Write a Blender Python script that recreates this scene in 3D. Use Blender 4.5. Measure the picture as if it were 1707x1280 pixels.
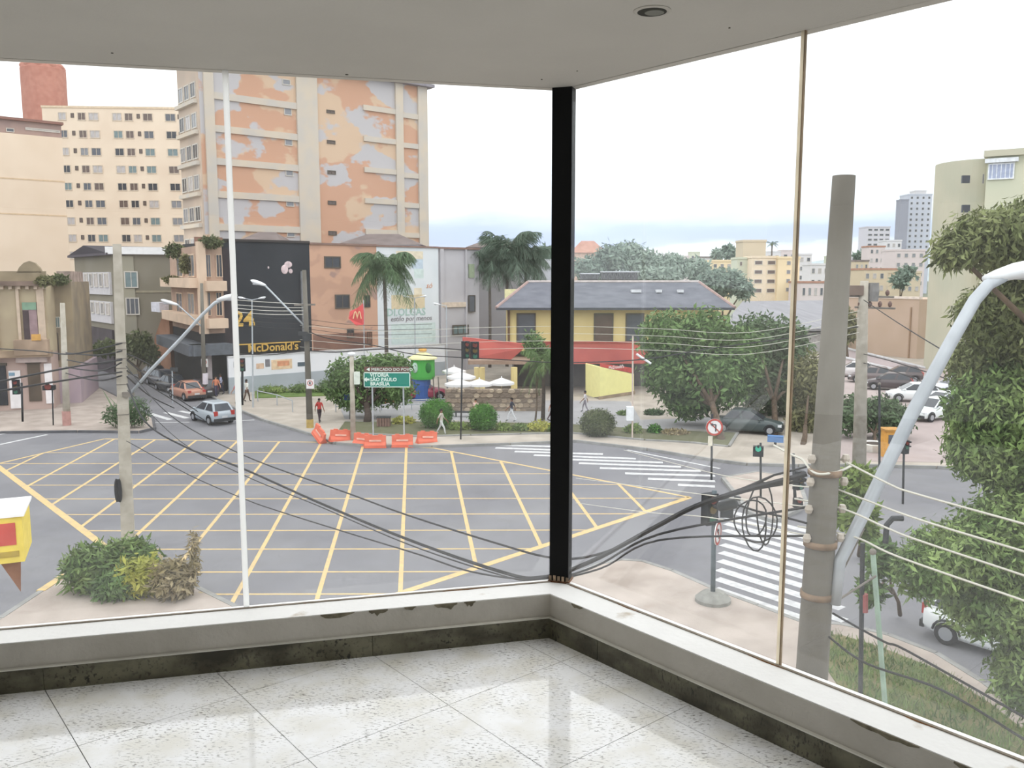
import bpy, bmesh, math, random
import numpy as np
from mathutils import Vector, Matrix
for o in list(bpy.data.objects): bpy.data.objects.remove(o)
S = bpy.context.scene
COL = S.collection
PI = math.pi
R = math.radians
# ------------------------------------------------------------------ camera
FPX, CX, CY, TP, EYE = 1430.0, 853.5, 640.0, 0.12448, 10.0
PITCH = math.atan(TP)
cam = bpy.data.cameras.new('camera'); cam.sensor_width = 36.0; cam.lens = FPX / 1707.0 * 36.0
cam.clip_start = 0.05; cam.clip_end = 12000
camo = bpy.data.objects.new('camera', cam); COL.objects.link(camo)
camo.location = (0, 0, EYE); camo.rotation_euler = (PI / 2 - PITCH, 0, 0)
S.camera = camo
# ------------------------------------------------------------------ light
S.view_settings.view_transform = 'Standard'; S.view_settings.look = 'None'
S.view_settings.gamma = 1.0; S.view_settings.use_curve_mapping = False
S.view_settings.exposure = 0.52
SKY_STRENGTH = 1.75
w = bpy.data.worlds.new('overcast_sky'); S.world = w; w.use_nodes = True
nt = w.node_tree; nt.nodes.clear()
def wn(t, **k):
    n = nt.nodes.new(t)
    for a, b in k.items(): setattr(n, a, b)
    return n
tc = wn('ShaderNodeTexCoord'); sep = wn('ShaderNodeSeparateXYZ'); nt.links.new(tc.outputs['Generated'], sep.inputs[0])
mp = wn('ShaderNodeMapping'); mp.inputs['Scale'].default_value = (2.2, 2.2, 9.0); nt.links.new(tc.outputs['Generated'], mp.inputs[0])
no = wn('ShaderNodeTexNoise'); no.inputs['Scale'].default_value = 2.2; no.inputs['Detail'].default_value = 5; nt.links.new(mp.outputs[0], no.inputs[0])
ma = wn('ShaderNodeMath', operation='MULTIPLY_ADD'); ma.inputs[1].default_value = 0.06; ma.inputs[2].default_value = -0.03
nt.links.new(no.outputs[0], ma.inputs[0])
ad = wn('ShaderNodeMath', operation='ADD'); nt.links.new(sep.outputs[2], ad.inputs[0]); nt.links.new(ma.outputs[0], ad.inputs[1])
rp = wn('ShaderNodeValToRGB'); nt.links.new(ad.outputs[0], rp.inputs[0])
el = rp.color_ramp.elements
stops = [(0.0, (.62, .66, .70)), (.030, (.64, .68, .72)), (.040, (.34, .39, .52)), (.054, (.35, .41, .54)), (.070, (.50, .55, .61)),
         (.15, (.60, .63, .65)), (.26, (.80, .81, .82)), (1.0, (1, 1, 1))]
el[0].position, el[0].color = stops[0][0], stops[0][1] + (1,)
el[1].position, el[1].color = stops[-1][0], stops[-1][1] + (1,)
for p_, c_ in stops[1:-1]:
    e_ = el.new(p_); e_.color = c_ + (1,)
bg = wn('ShaderNodeBackground'); bg.inputs[1].default_value = SKY_STRENGTH
ow = wn('ShaderNodeOutputWorld'); nt.links.new(rp.outputs[0], bg.inputs[0]); nt.links.new(bg.outputs[0], ow.inputs[0])

# ------------------------------------------------------------------ survey helpers: photo pixel -> point of the place
CP, SP = math.cos(PITCH), math.sin(PITCH)
def ray(x, y):
    a, b = (x - CX) / FPX, (CY - y) / FPX
    return Vector((a, CP + b * SP, -SP + b * CP))
def G(x, y, z=0.0):                      # where the sight line meets the level z
    d = ray(x, y); t = (z - EYE) / d.z
    return Vector((0, 0, EYE)) + d * t
def At(x, y, depth):                     # the point of the sight line at a given distance along +Y
    d = ray(x, y)
    return Vector((0, 0, EYE)) + d * (depth / d.y)
class Wall:                              # a vertical plane through p0 with horizontal direction ang (deg from +Y towards +X)
    def __init__(s, p0, ang):
        s.p = Vector((p0[0], p0[1], 0)); s.d = Vector((math.sin(R(ang)), math.cos(R(ang)), 0))
        s.n = Vector((s.d.y, -s.d.x, 0))
        if s.n.dot(s.p) > 0: s.n = -s.n   # faces the camera
    def hit(s, x, y):                    # -> (u, z)
        r = ray(x, y); t = s.n.dot(s.p) / s.n.dot(r)
        q = Vector((0, 0, EYE)) + r * t
        return (q - s.p).dot(s.d), q.z
    def P(s, u, z, out=0.0):
        q = s.p + s.d * u + s.n * out
        return Vector((q.x, q.y, z))
A1, A2 = 50.6, -39.4                     # the two directions of the street grid
E1 = Vector((math.sin(R(A1)), math.cos(R(A1)), 0)); E2 = Vector((math.sin(R(A2)), math.cos(R(A2)), 0))

# ------------------------------------------------------------------ mesh helpers
class MB:
    def __init__(s): s.v = []; s.f = []; s.m = []
    def add(s, vs, fs, mi=0):
        o = len(s.v); s.v += [tuple(q) for q in vs]
        s.f += [tuple(i + o for i in f) for f in fs]; s.m += [mi] * len(fs); return s
    def hexa(s, b, t, mi=0):             # four bottom points, four top points
        return s.add(list(b) + list(t), [(3, 2, 1, 0), (4, 5, 6, 7), (0, 1, 5, 4), (1, 2, 6, 5), (2, 3, 7, 6), (3, 0, 4, 7)], mi)
    def box(s, c, size, rz=0.0, mi=0):
        cx, cy, cz = c; a, b, h = size[0] / 2, size[1] / 2, size[2] / 2
        co, si = math.cos(rz), math.sin(rz)
        q = [(cx + x * co - y * si, cy + x * si + y * co) for x, y in ((-a, -b), (a, -b), (a, b), (-a, b))]
        return s.hexa([(x, y, cz - h) for x, y in q], [(x, y, cz + h) for x, y in q], mi)
    def prism(s, poly, z0, z1, mi=0):
        n = len(poly); ar = sum(poly[i][0] * poly[(i + 1) % n][1] - poly[(i + 1) % n][0] * poly[i][1] for i in range(n))
        if ar < 0: poly = list(poly)[::-1]
        vs = [(p[0], p[1], z0) for p in poly] + [(p[0], p[1], z1) for p in poly]
        fs = [tuple(range(n))[::-1], tuple(range(n, 2 * n))] + [(i, (i + 1) % n, n + (i + 1) % n, n + i) for i in range(n)]
        return s.add(vs, fs, mi)
    def slab(s, wl, u0, u1, z0, z1, o0, o1, mi=0):   # a box on a Wall: u, z ranges and outward range
        b = [wl.P(u0, z0, o0), wl.P(u1, z0, o0), wl.P(u1, z0, o1), wl.P(u0, z0, o1)]
        t = [wl.P(u0, z1, o0), wl.P(u1, z1, o0), wl.P(u1, z1, o1), wl.P(u0, z1, o1)]
        return s.hexa(b, t, mi)
    def extrude(s, pts, off, mi=0):      # planar polygon pts (3D) thickened by vector off
        n = len(pts); pts = [Vector(p) for p in pts]; off = Vector(off)
        fs = [tuple(range(n))[::-1], tuple(range(n, 2 * n))] + [(i, (i + 1) % n, n + (i + 1) % n, n + i) for i in range(n)]
        return s.add(pts + [p + off for p in pts], fs, mi)
    def tube(s, pts, rad, n=8, mi=0, cap=True, flat=1.0):
        pts = [Vector(p) for p in pts]
        if not hasattr(rad, '__len__'): rad = [rad] * len(pts)
        rings = []; up = None
        for i, p in enumerate(pts):
            d = (pts[min(i + 1, len(pts) - 1)] - pts[max(i - 1, 0)]).normalized()
            if up is None: up = Vector((0, 0, 1)) if abs(d.z) < .9 else Vector((1, 0, 0))
            a = d.cross(up).normalized(); b = a.cross(d).normalized(); up = b
            rings.append([p + (a * math.cos(2 * PI * k / n) + b * math.sin(2 * PI * k / n) * flat) * rad[i] for k in range(n)])
        vs = [q for r_ in rings for q in r_]; fs = []
        for i in range(len(pts) - 1):
            for k in range(n):
                fs.append((i * n + k, i * n + (k + 1) % n, (i + 1) * n + (k + 1) % n, (i + 1) * n + k))
        if cap: fs += [tuple(range(n))[::-1], tuple(range((len(pts) - 1) * n, len(pts) * n))]
        return s.add(vs, fs, mi)
    def lathe(s, prof, c=(0, 0, 0), n=16, mi=0):     # prof: list of (r, z)
        vs, fs = [], []
        for r_, z in prof:
            vs += [(c[0] + r_ * math.cos(2 * PI * k / n), c[1] + r_ * math.sin(2 * PI * k / n), c[2] + z) for k in range(n)]
        for i in range(len(prof) - 1):
            for k in range(n): fs.append((i * n + k, i * n + (k + 1) % n, (i + 1) * n + (k + 1) % n, (i + 1) * n + k))
        fs += [tuple(range(n))[::-1], tuple(range((len(prof) - 1) * n, len(prof) * n))]
        return s.add(vs, fs, mi)
    def ball(s, c, r3, n=12, m=8, mi=0):
        vs, fs = [], []
        for i in range(m + 1):
            t = PI * i / m
            for k in range(n):
                p = 2 * PI * k / n
                vs.append((c[0] + r3[0] * math.sin(t) * math.cos(p), c[1] + r3[1] * math.sin(t) * math.sin(p), c[2] - r3[2] * math.cos(t)))
        for i in range(m):
            for k in range(n): fs.append((i * n + k, i * n + (k + 1) % n, (i + 1) * n + (k + 1) % n, (i + 1) * n + k))
        return s.add(vs, fs, mi)
    def mesh(s, name, off=(0, 0, 0), smooth=False):
        me = bpy.data.meshes.new(name)
        me.from_pydata([(x - off[0], y - off[1], z - off[2]) for x, y, z in s.v], [], s.f)
        if any(s.m): me.polygons.foreach_set('material_index', s.m)
        if smooth: me.polygons.foreach_set('use_smooth', [True] * len(me.polygons))
        me.update(); return me

def quads_mesh(name, V):                 # V: (n,4,3) array of quads -> mesh, fast
    n = len(V); me = bpy.data.meshes.new(name)
    me.vertices.add(n * 4); me.vertices.foreach_set('co', np.ascontiguousarray(V, dtype=np.float32).ravel())
    me.loops.add(n * 4); me.loops.foreach_set('vertex_index', np.arange(n * 4, dtype=np.int32))
    me.polygons.add(n); me.polygons.foreach_set('loop_start', np.arange(0, n * 4, 4, dtype=np.int32))
    me.update(calc_edges=True); return me

def root_loc(o):
    while o.parent: o = o.parent
    return o.location
def setmat(me, mats):
    for m in (mats if isinstance(mats, (list, tuple)) else [mats]): me.materials.append(m)
def tag(o, label=None, cat=None, group=None, kind=None):
    if label: o['label'] = label
    if cat: o['category'] = cat
    if group: o['group'] = group
    if kind: o['kind'] = kind
    return o
def thing(name, loc, label, cat, group=None, rz=0.0):
    o = bpy.data.objects.new(name, None); o.empty_display_size = .2; COL.objects.link(o)
    o.location = loc; o.rotation_euler = (0, 0, rz)
    return tag(o, label, cat, group)
def part(name, mb, mats, parent=None, world=True, smooth=False, label=None, kind=None):
    off = root_loc(parent) if (parent is not None and world) else (0, 0, 0)
    me = mb if isinstance(mb, bpy.types.Mesh) else mb.mesh(name, off, smooth)
    if not me.materials: setmat(me, mats)
    o = bpy.data.objects.new(name, me); COL.objects.link(o)
    if parent is not None: o.parent = parent
    return tag(o, label, kind=kind)
def solo(name, mb, mats, label, cat, group=None, smooth=False, loc=None):   # a thing that is one mesh; origin at loc
    loc = loc if loc is not None else (0, 0, 0)
    me = mb if isinstance(mb, bpy.types.Mesh) else mb.mesh(name, loc, smooth)
    if not me.materials: setmat(me, mats)
    o = bpy.data.objects.new(name, me); o.location = loc; COL.objects.link(o)
    return tag(o, label, cat, group)
def struct(name, mb, mats, smooth=False, label=None):
    o = part(name, mb, mats, None, smooth=smooth); o['kind'] = 'structure'
    if label: o['label'] = label
    return o
def inst(name, me, parent, loc=(0, 0, 0), rot=(0, 0, 0), sc=(1, 1, 1)):    # another object on shared mesh data
    o = bpy.data.objects.new(name, me); COL.objects.link(o); o.parent = parent
    o.location = loc; o.rotation_euler = rot; o.scale = sc; return o
def copy_tree(o, parent=None):
    c = o.copy(); COL.objects.link(c); c.parent = parent
    for ch in list(o.children): copy_tree(ch, c)
    return c
def text_mesh(txt, size, depth=.01, align='LEFT', bold=0.0, shear=0.0):
    cu = bpy.data.curves.new('lettering', 'FONT'); cu.body = txt; cu.size = size; cu.extrude = depth; cu.align_x = align
    cu.offset = bold; cu.shear = shear; cu.resolution_u = 2
    o = bpy.data.objects.new('lettering', cu); COL.objects.link(o)
    me = bpy.data.meshes.new_from_object(o); bpy.data.objects.remove(o); return me
def letter(txt, size, wl, u, z, out, mat, parent, align='LEFT', name='lettering', bold=0.0, shear=0.0, flip=1):
    me = text_mesh(txt, size, .012, align, bold, shear); me.materials.clear(); me.materials.append(mat)
    o = bpy.data.objects.new(name, me); COL.objects.link(o); o.parent = parent
    x = wl.d * flip; zz = Vector((0, 0, 1)); n = x.cross(zz)
    q = wl.P(u, z, out) - Vector(root_loc(parent))
    o.matrix_local = Matrix(((x.x, zz.x, n.x, q.x), (x.y, zz.y, n.y, q.y), (x.z, zz.z, n.z, q.z), (0, 0, 0, 1)))
    return o

# ------------------------------------------------------------------ materials
def lin(c):
    if isinstance(c, str): c = tuple(int(c[i:i + 2], 16) for i in (0, 2, 4))
    return tuple(((v / 255) / 12.92 if v / 255 <= .04045 else ((v / 255 + .055) / 1.055) ** 2.4) for v in c) + (1,)
MATS = {}
def M(key, col, rough=.8, var=.12, scale=3.0, col2=None, cmin=.35, cmax=.65, bump=0.0, bscale=40, metal=0.0, spec=.3, stretch=(1, 1, 1), island=0.0, coord='Object', detail=4, trans=0.0):
    if key in MATS: return MATS[key]
    m = bpy.data.materials.new(key); m.use_nodes = True; t = m.node_tree; b = t.nodes['Principled BSDF']
    b.inputs['Roughness'].default_value = rough; b.inputs['Metallic'].default_value = metal
    b.inputs['Specular IOR Level'].default_value = spec
    c = lin(col)
    if var == 0 and col2 is None and not island and not bump:
        b.inputs['Base Color'].default_value = c; MATS[key] = m; return m
    tcn = t.nodes.new('ShaderNodeTexCoord'); mpn = t.nodes.new('ShaderNodeMapping'); mpn.inputs['Scale'].default_value = stretch
    t.links.new(tcn.outputs[coord], mpn.inputs[0])
    n = t.nodes.new('ShaderNodeTexNoise'); n.inputs['Scale'].default_value = scale; n.inputs['Detail'].default_value = detail
    t.links.new(mpn.outputs[0], n.inputs['Vector'])
    r_ = t.nodes.new('ShaderNodeValToRGB'); e = r_.color_ramp.elements
    e[0].position, e[1].position = cmin, cmax
    if col2 is not None: e[0].color, e[1].color = c, lin(col2)
    else:
        e[0].color = tuple(max(0, v * (1 - var)) for v in c[:3]) + (1,); e[1].color = tuple(min(1, v * (1 + var)) for v in c[:3]) + (1,)
    t.links.new(n.outputs[0], r_.inputs[0]); out = r_.outputs[0]
    if island:
        g = t.nodes.new('ShaderNodeNewGeometry'); hs = t.nodes.new('ShaderNodeHueSaturation')
        mr = t.nodes.new('ShaderNodeMapRange'); mr.inputs[3].default_value = 1 - island; mr.inputs[4].default_value = 1 + island
        t.links.new(g.outputs['Random Per Island'], mr.inputs[0]); t.links.new(mr.outputs[0], hs.inputs['Value'])
        t.links.new(out, hs.inputs['Color']); out = hs.outputs[0]
    t.links.new(out, b.inputs['Base Color'])
    if trans:
        tr = t.nodes.new('ShaderNodeBsdfTranslucent'); mx = t.nodes.new('ShaderNodeMixShader'); mx.inputs[0].default_value = trans
        t.links.new(out, tr.inputs[0]); t.links.new(b.outputs[0], mx.inputs[1]); t.links.new(tr.outputs[0], mx.inputs[2])
        t.links.new(mx.outputs[0], t.nodes['Material Output'].inputs[0])
    if bump:
        n2 = t.nodes.new('ShaderNodeTexNoise'); n2.inputs['Scale'].default_value = bscale; n2.inputs['Detail'].default_value = 3
        t.links.new(mpn.outputs[0], n2.inputs['Vector'])
        bp = t.nodes.new('ShaderNodeBump'); bp.inputs['Strength'].default_value = bump; bp.inputs['Distance'].default_value = .02
        t.links.new(n2.outputs[0], bp.inputs['Height']); t.links.new(bp.outputs[0], b.inputs['Normal'])
    MATS[key] = m; return m
# ================================================================== the room
FZ, SILL, CEIL = 8.40, 8.60, 10.812
I0 = Vector((0.17, 3.68, 0))
WR = Vector((.645, -.764, 0)).normalized(); WL = Vector((-.971, -.238, 0)).normalized()
NR = Vector((-WR.y, WR.x, 0)); NL = Vector((WL.y, -WL.x, 0))
def corner(off):                          # room corner moved outwards by off from the inner ledge edge
    # solve (q-I0).NR = off, (q-I0).NL = off
    a, b, c, d = NR.x, NR.y, NL.x, NL.y; det = a * d - b * c
    return Vector((I0.x + (off * d - b * off) / det, I0.y + (a * off - off * c) / det, 0))
LL, LR = 7.0, 7.5
def lstrip(o0, o1, a0=None, a1=None):     # plan polygon of a strip along the left wall
    p, q = corner(o0), corner(o1)
    return [p, p + WL * LL, q + WL * LL, q]
def rstrip(o0, o1):
    p, q = corner(o0), corner(o1)
    return [p, p + WR * LR, q + WR * LR, q]
GO = .155                                 # glass line

def granite(key, base, dark, fleck, wear=None, rough=.07):
    m = bpy.data.materials.new(key); m.use_nodes = True; t = m.node_tree; b = t.nodes['Principled BSDF']
    g = t.nodes.new('ShaderNodeNewGeometry')
    def noise(sc, st=(1, 1, 1), rot=0.0, det=3):
        mpn = t.nodes.new('ShaderNodeMapping'); mpn.inputs['Scale'].default_value = st; mpn.inputs['Rotation'].default_value = (0, 0, rot)
        t.links.new(g.outputs['Position'], mpn.inputs[0])
        n = t.nodes.new('ShaderNodeTexNoise'); n.inputs['Scale'].default_value = sc; n.inputs['Detail'].default_value = det
        t.links.new(mpn.outputs[0], n.inputs['Vector']); return n.outputs[0]
    def ramp(src, p0, c0, p1, c1):
        r_ = t.nodes.new('ShaderNodeValToRGB'); e = r_.color_ramp.elements
        e[0].position, e[0].color, e[1].position, e[1].color = p0, c0, p1, c1; t.links.new(src, r_.inputs[0]); return r_.outputs[0]
    def mix(f, a, b_):
        x = t.nodes.new('ShaderNodeMix'); x.data_type = 'RGBA'; t.links.new(f, x.inputs[0])
        for s_, v in ((6, a), (7, b_)):
            if isinstance(v, tuple): x.inputs[s_].default_value = v
            else: t.links.new(v, x.inputs[s_])
        return x.outputs[2]
    W0, W1 = (0, 0, 0, 1), (1, 1, 1, 1)
    c = ramp(noise(7, det=6), .3, lin(dark), .6, lin(base))
    f1 = ramp(noise(55, (1, 2.4, 1), .7), .54, W0, .65, W1)      # fine mineral flecks
    f2 = ramp(noise(5, det=3), .36, W0, .66, W1)                   # where flecks gather
    mul = t.nodes.new('ShaderNodeMath'); mul.operation = 'MULTIPLY'; t.links.new(f1, mul.inputs[0]); t.links.new(f2, mul.inputs[1])
    c = mix(mul.outputs[0], c, lin(fleck))
    f3 = ramp(noise(110), .66, W0, .76, W1); c = mix(f3, c, lin(fleck))
    if wear:
        f4 = ramp(noise(4.5, (1, 1, 2), det=5), .42, W0, .66, W1); c = mix(f4, c, lin(wear))
    t.links.new(c, b.inputs['Base Color']); b.inputs['Roughness'].default_value = rough; b.inputs['Specular IOR Level'].default_value = .75
    return m
m_tile = granite('granite_tile', 'f9f9fa', 'e6e3da', '77736d')
m_skirt = granite('granite_skirting', '7a7660', '4d4935', '15140e', wear='2e2918', rough=.6)
m_grout = M('grout', '5d5a52')
m_plaster = M('sill_plaster', 'f4f2ee', .7, col2='e4e1da', scale=6, bump=.15)
def ceiling_mat():
    m = M('ceiling_paint', 'c4c2bb', .9, var=.03, scale=2, bump=.12, bscale=120); return m

# floor: slab, then single granite tiles cut to the ledge line
room = [corner(0.0), corner(0.0) + WR * LR, Vector((2.6, -5.2, 0)), Vector((-5.4, -4.2, 0)), corner(0.0) + WL * LL]
room = [Vector((p.x, p.y, 0)) for p in room]
big = [corner(.30), corner(.30) + WR * (LR + .2), Vector((2.7, -5.4, 0)), Vector((-5.6, -4.4, 0)), corner(.30) + WL * (LL + .2)]
floor = struct('floor', MB().prism([(p.x, p.y) for p in big], FZ - .25, FZ - .012), m_grout)
def clip(poly, planes):
    for q, n in planes:
        out = []
        for i in range(len(poly)):
            a, b = poly[i], poly[(i + 1) % len(poly)]
            da, db = (a - q).dot(n), (b - q).dot(n)
            if da <= 0: out.append(a)
            if da * db < 0: out.append(a + (b - a) * (da / (da - db)))
        poly = out
        if len(poly) < 3: return None
    return poly
TS = .575
anchor = Vector((-.24, 3.06, 0)); ta, tb = E1 * TS, E2 * TS
whole = None
for i in range(-11, 6):
    for j in range(-14, 5):
        c0 = anchor + ta * i + tb * j
        g_ = .0016
        q = [c0 + E1 * g_ + E2 * g_, c0 + E1 * (TS - g_) + E2 * g_, c0 + E1 * (TS - g_) + E2 * (TS - g_), c0 + E1 * g_ + E2 * (TS - g_)]
        pl = clip(q, [(I0 - NR * .012, NR), (I0 - NL * .012, NL)])
        if not pl or min(p.y for p in pl) < -3.3 or max(abs(p.x) for p in pl) > 5: continue
        if len(pl) == 4 and (pl[0] - q[0]).length < 1e-6 and (pl[2] - q[2]).length < 1e-6:
            if whole is None:
                whole = MB().prism([(p.x - c0.x, p.y - c0.y) for p in q], -.012, 0).mesh('tile'); setmat(whole, m_tile)
            inst('tile', whole, floor, (c0.x, c0.y, FZ))
        else:
            o = part('tile', MB().prism([(p.x, p.y) for p in pl], FZ - .012, FZ), m_tile, floor)

# parapets under the glass with stone skirting
def sill_mat():
    m = M('sill_paint', 'fdfcfa', .6, var=.02, scale=8, bump=.1)
    t = m.node_tree; b = t.nodes['Principled BSDF']; src = b.inputs['Base Color'].links[0].from_socket
    g = t.nodes.new('ShaderNodeNewGeometry')
    n = t.nodes.new('ShaderNodeTexNoise'); n.inputs['Scale'].default_value = 5; n.inputs['Detail'].default_value = 6
    t.links.new(g.outputs['Position'], n.inputs['Vector'])
    r_ = t.nodes.new('ShaderNodeValToRGB'); r_.color_ramp.elements[0].position = .62; r_.color_ramp.elements[1].position = .70
    t.links.new(n.outputs[0], r_.inputs[0])
    x = t.nodes.new('ShaderNodeMix'); x.data_type = 'RGBA'; t.links.new(r_.outputs[0], x.inputs[0]); t.links.new(src, x.inputs[6]); x.inputs[7].default_value = lin('cfc4b4')
    t.links.new(x.outputs[2], b.inputs['Base Color']); return m
m_sill = sill_mat()
m_peel = M('bare_plaster_patch', '77705f', .9, var=.3, scale=30)
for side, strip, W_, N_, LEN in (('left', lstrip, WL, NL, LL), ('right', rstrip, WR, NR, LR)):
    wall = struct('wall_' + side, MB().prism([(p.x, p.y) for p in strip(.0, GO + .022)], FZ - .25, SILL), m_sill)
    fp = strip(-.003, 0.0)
    part('shaded_plaster_face', MB().prism([(p.x, p.y) for p in fp], FZ + .09, SILL - .004), M('face_plaster_shade', 'bcb7ad', .95, col2='c9c4bb', scale=5, bump=.2), wall)  # greyer colour puts shade into the inward face of the white ledge
    gl_ = strip(GO - .016, GO - .005); part('sealant_line', MB().prism([(p.x, p.y) for p in gl_], SILL, SILL + .004), M('sealant_grey', '8d8375', .9, col2='a59c90', scale=9), wall)
    # stains of rust and dirt along the foot of the glass
    rs = random.Random(5 if side == 'left' else 9)
    c0 = corner(GO - .012)
    u = .02
    k = 0
    while u < 3.2:
        ln = rs.uniform(.05, .3)
        wdt = rs.uniform(.003, .010)
        if rs.random() < .4:
            p, q = c0 + W_ * u, c0 + W_ * (u + ln)
            pts = [p + N_ * .004, q + N_ * .004, q - N_ * wdt * .4, (p + q) / 2 - N_ * wdt, p - N_ * wdt * .3]
            part('dirt_crust', MB().prism([(v.x, v.y) for v in pts], SILL, SILL + .003), M('rust_dirt', '8a6544', .95, var=.4, scale=40), wall)
        u += ln + rs.uniform(0, .1)
    # flaked paint: bare patches standing on the front face of the ledge
    spots = [(.34, .05, .028), (.42, .10, .036), (.60, .05, .02), (.72, .08, .03), (.86, .14, .03)] if side == 'left' else [(.14, .07, .02), (1.42, .22, .024), (1.74, .10, .03), (2.1, .06, .02)]
    for u, ln, h in spots:
        c1 = corner(0)
        prof = []
        nseg = 7
        for a in range(nseg + 1): prof.append((u + ln * a / nseg, SILL - .001))
        for a in range(nseg, -1, -1): prof.append((u + ln * a / nseg, SILL - h * (.5 + .5 * rs.random()) * math.sin(PI * (a + .6) / (nseg + 1.2))))
        pts = [c1 - N_ * .003 + W_ * uu + Vector((0, 0, zz)) for uu, zz in prof]
        part('paint_flake', MB().extrude(pts, -N_ * .0025), m_peel, wall)
    base = struct('baseboard_' + side, MB().prism([(p.x, p.y) for p in strip(-.004, 0.0)], FZ, FZ + .085), m_grout)
    cuts = [0, .78, 2.05, 3.3, 4.6, 5.9, LEN] if side == 'left' else [0, .30, 1.62, 2.9, 4.2, 5.5, LEN]
    for a, b in zip(cuts, cuts[1:]):
        p, q = corner(-.014), corner(0.0)
        s0 = 0 if a == 0 else a + .0015
        poly = [p + W_ * s0, p + W_ * (b - .0015), q + W_ * (b - .0015), q + W_ * s0]
        part('skirting_slab', MB().prism([(v.x, v.y) for v in poly], FZ, FZ + .092), m_skirt, base)
    # pale mortar line on top of the skirting
    part('mortar_line', MB().prism([(v.x, v.y) for v in strip(-.016, 0.0)], FZ + .092, FZ + .098), M('mortar', 'd8d5cb', .9), base)

# ceiling
ce = [corner(GO + .05), corner(GO + .05) + WR * (LR + .2), Vector((2.7, -5.4, 0)), Vector((-5.6, -4.4, 0)), corner(GO + .05) + WL * (LL + .2)]
ceiling = struct('ceiling', MB().prism([(p.x, p.y) for p in ce], CEIL, CEIL + .35), ceiling_mat())
for px, py, r_ in ((578, 124, .007), (1216, 46, .004), (903, 132, .004), (962, 118, .003), (187, 88, .005)):
    q = G(px, py, CEIL)
    part('mould_spot', MB().lathe([(r_, -.002), (r_ * .8, 0)], (q.x, q.y, CEIL), 7), M('mould', '4f4a40'), ceiling)
# back walls (behind the camera)
def wall_seg(name, p, q, z0=FZ, z1=CEIL):
    d = (q - p).normalized(); n = Vector((-d.y, d.x, 0)) * .15
    return struct(name, MB().prism([(v.x, v.y) for v in (p, q, q + n, p + n)], z0 - .01, z1), M('wall_paint', 'e6e3dc', .9, var=.03))
wall_seg('wall_far_left', Vector((-5.4, -4.2, 0)), corner(GO) + WL * LL); wall_seg('wall_far_right', corner(GO) + WR * LR, Vector((2.6, -5.2, 0)))
wall_seg('wall_back', Vector((2.6, -5.2, 0)), Vector((-5.4, -4.2, 0)))

# recessed downlight
q = G(1087, 18, CEIL)
dl = thing('recessed_downlight', (q.x, q.y, CEIL), 'small round recessed downlight with dark socket in the ceiling', 'light')
part('trim_ring', MB().lathe([(.052, -.004), (.058, -.002), (.058, 0), (.04, 0)], (q.x, q.y, CEIL), 28), M('ring_grey', 'b9b6ae', .5), dl)
part('socket', MB().lathe([(.045, -.0045), (.045, -.002)], (q.x, q.y, CEIL), 28), M('socket_dark', '2b2d26', .7), dl)
part('lens', MB().lathe([(.028, -.0055), (.03, -.0045)], (q.x + .008, q.y + .004, CEIL), 20), M('lens_grey', '55584c', .3), dl)

# corner post
cp_ = corner(GO)
mid = (NR + NL).normalized()
post = thing('corner_post', (cp_.x, cp_.y, SILL), 'black steel corner post between the two glass walls, rusty at its foot', 'post')
m_black = M('black_paint', '040405', .75, var=.3, scale=10)
rzp = math.atan2(mid.x, mid.y)
part('shaft', MB().box((cp_.x, cp_.y, (SILL + CEIL) / 2), (.088, .07, CEIL - SILL), -rzp), m_black, post)
part('foot_plate', MB().box((cp_.x, cp_.y, SILL + .004), (.10, .084, .008), -rzp), M('rust', '6b4a33', .9, var=.4, scale=30), post)
rs = random.Random(3)
for k in range(5):
    a = (-.04 + .02 * k)
    b_ = cp_ - mid * .037 + Vector((math.cos(-rzp), math.sin(-rzp), 0)) * a
    part('rust_flake', MB().box((b_.x, b_.y, SILL + .012 + rs.random() * .012), (.012, .004, .02 + .02 * rs.random()), -rzp), M('flaked', 'a58f78', .9, var=.4, scale=60), post)

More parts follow.
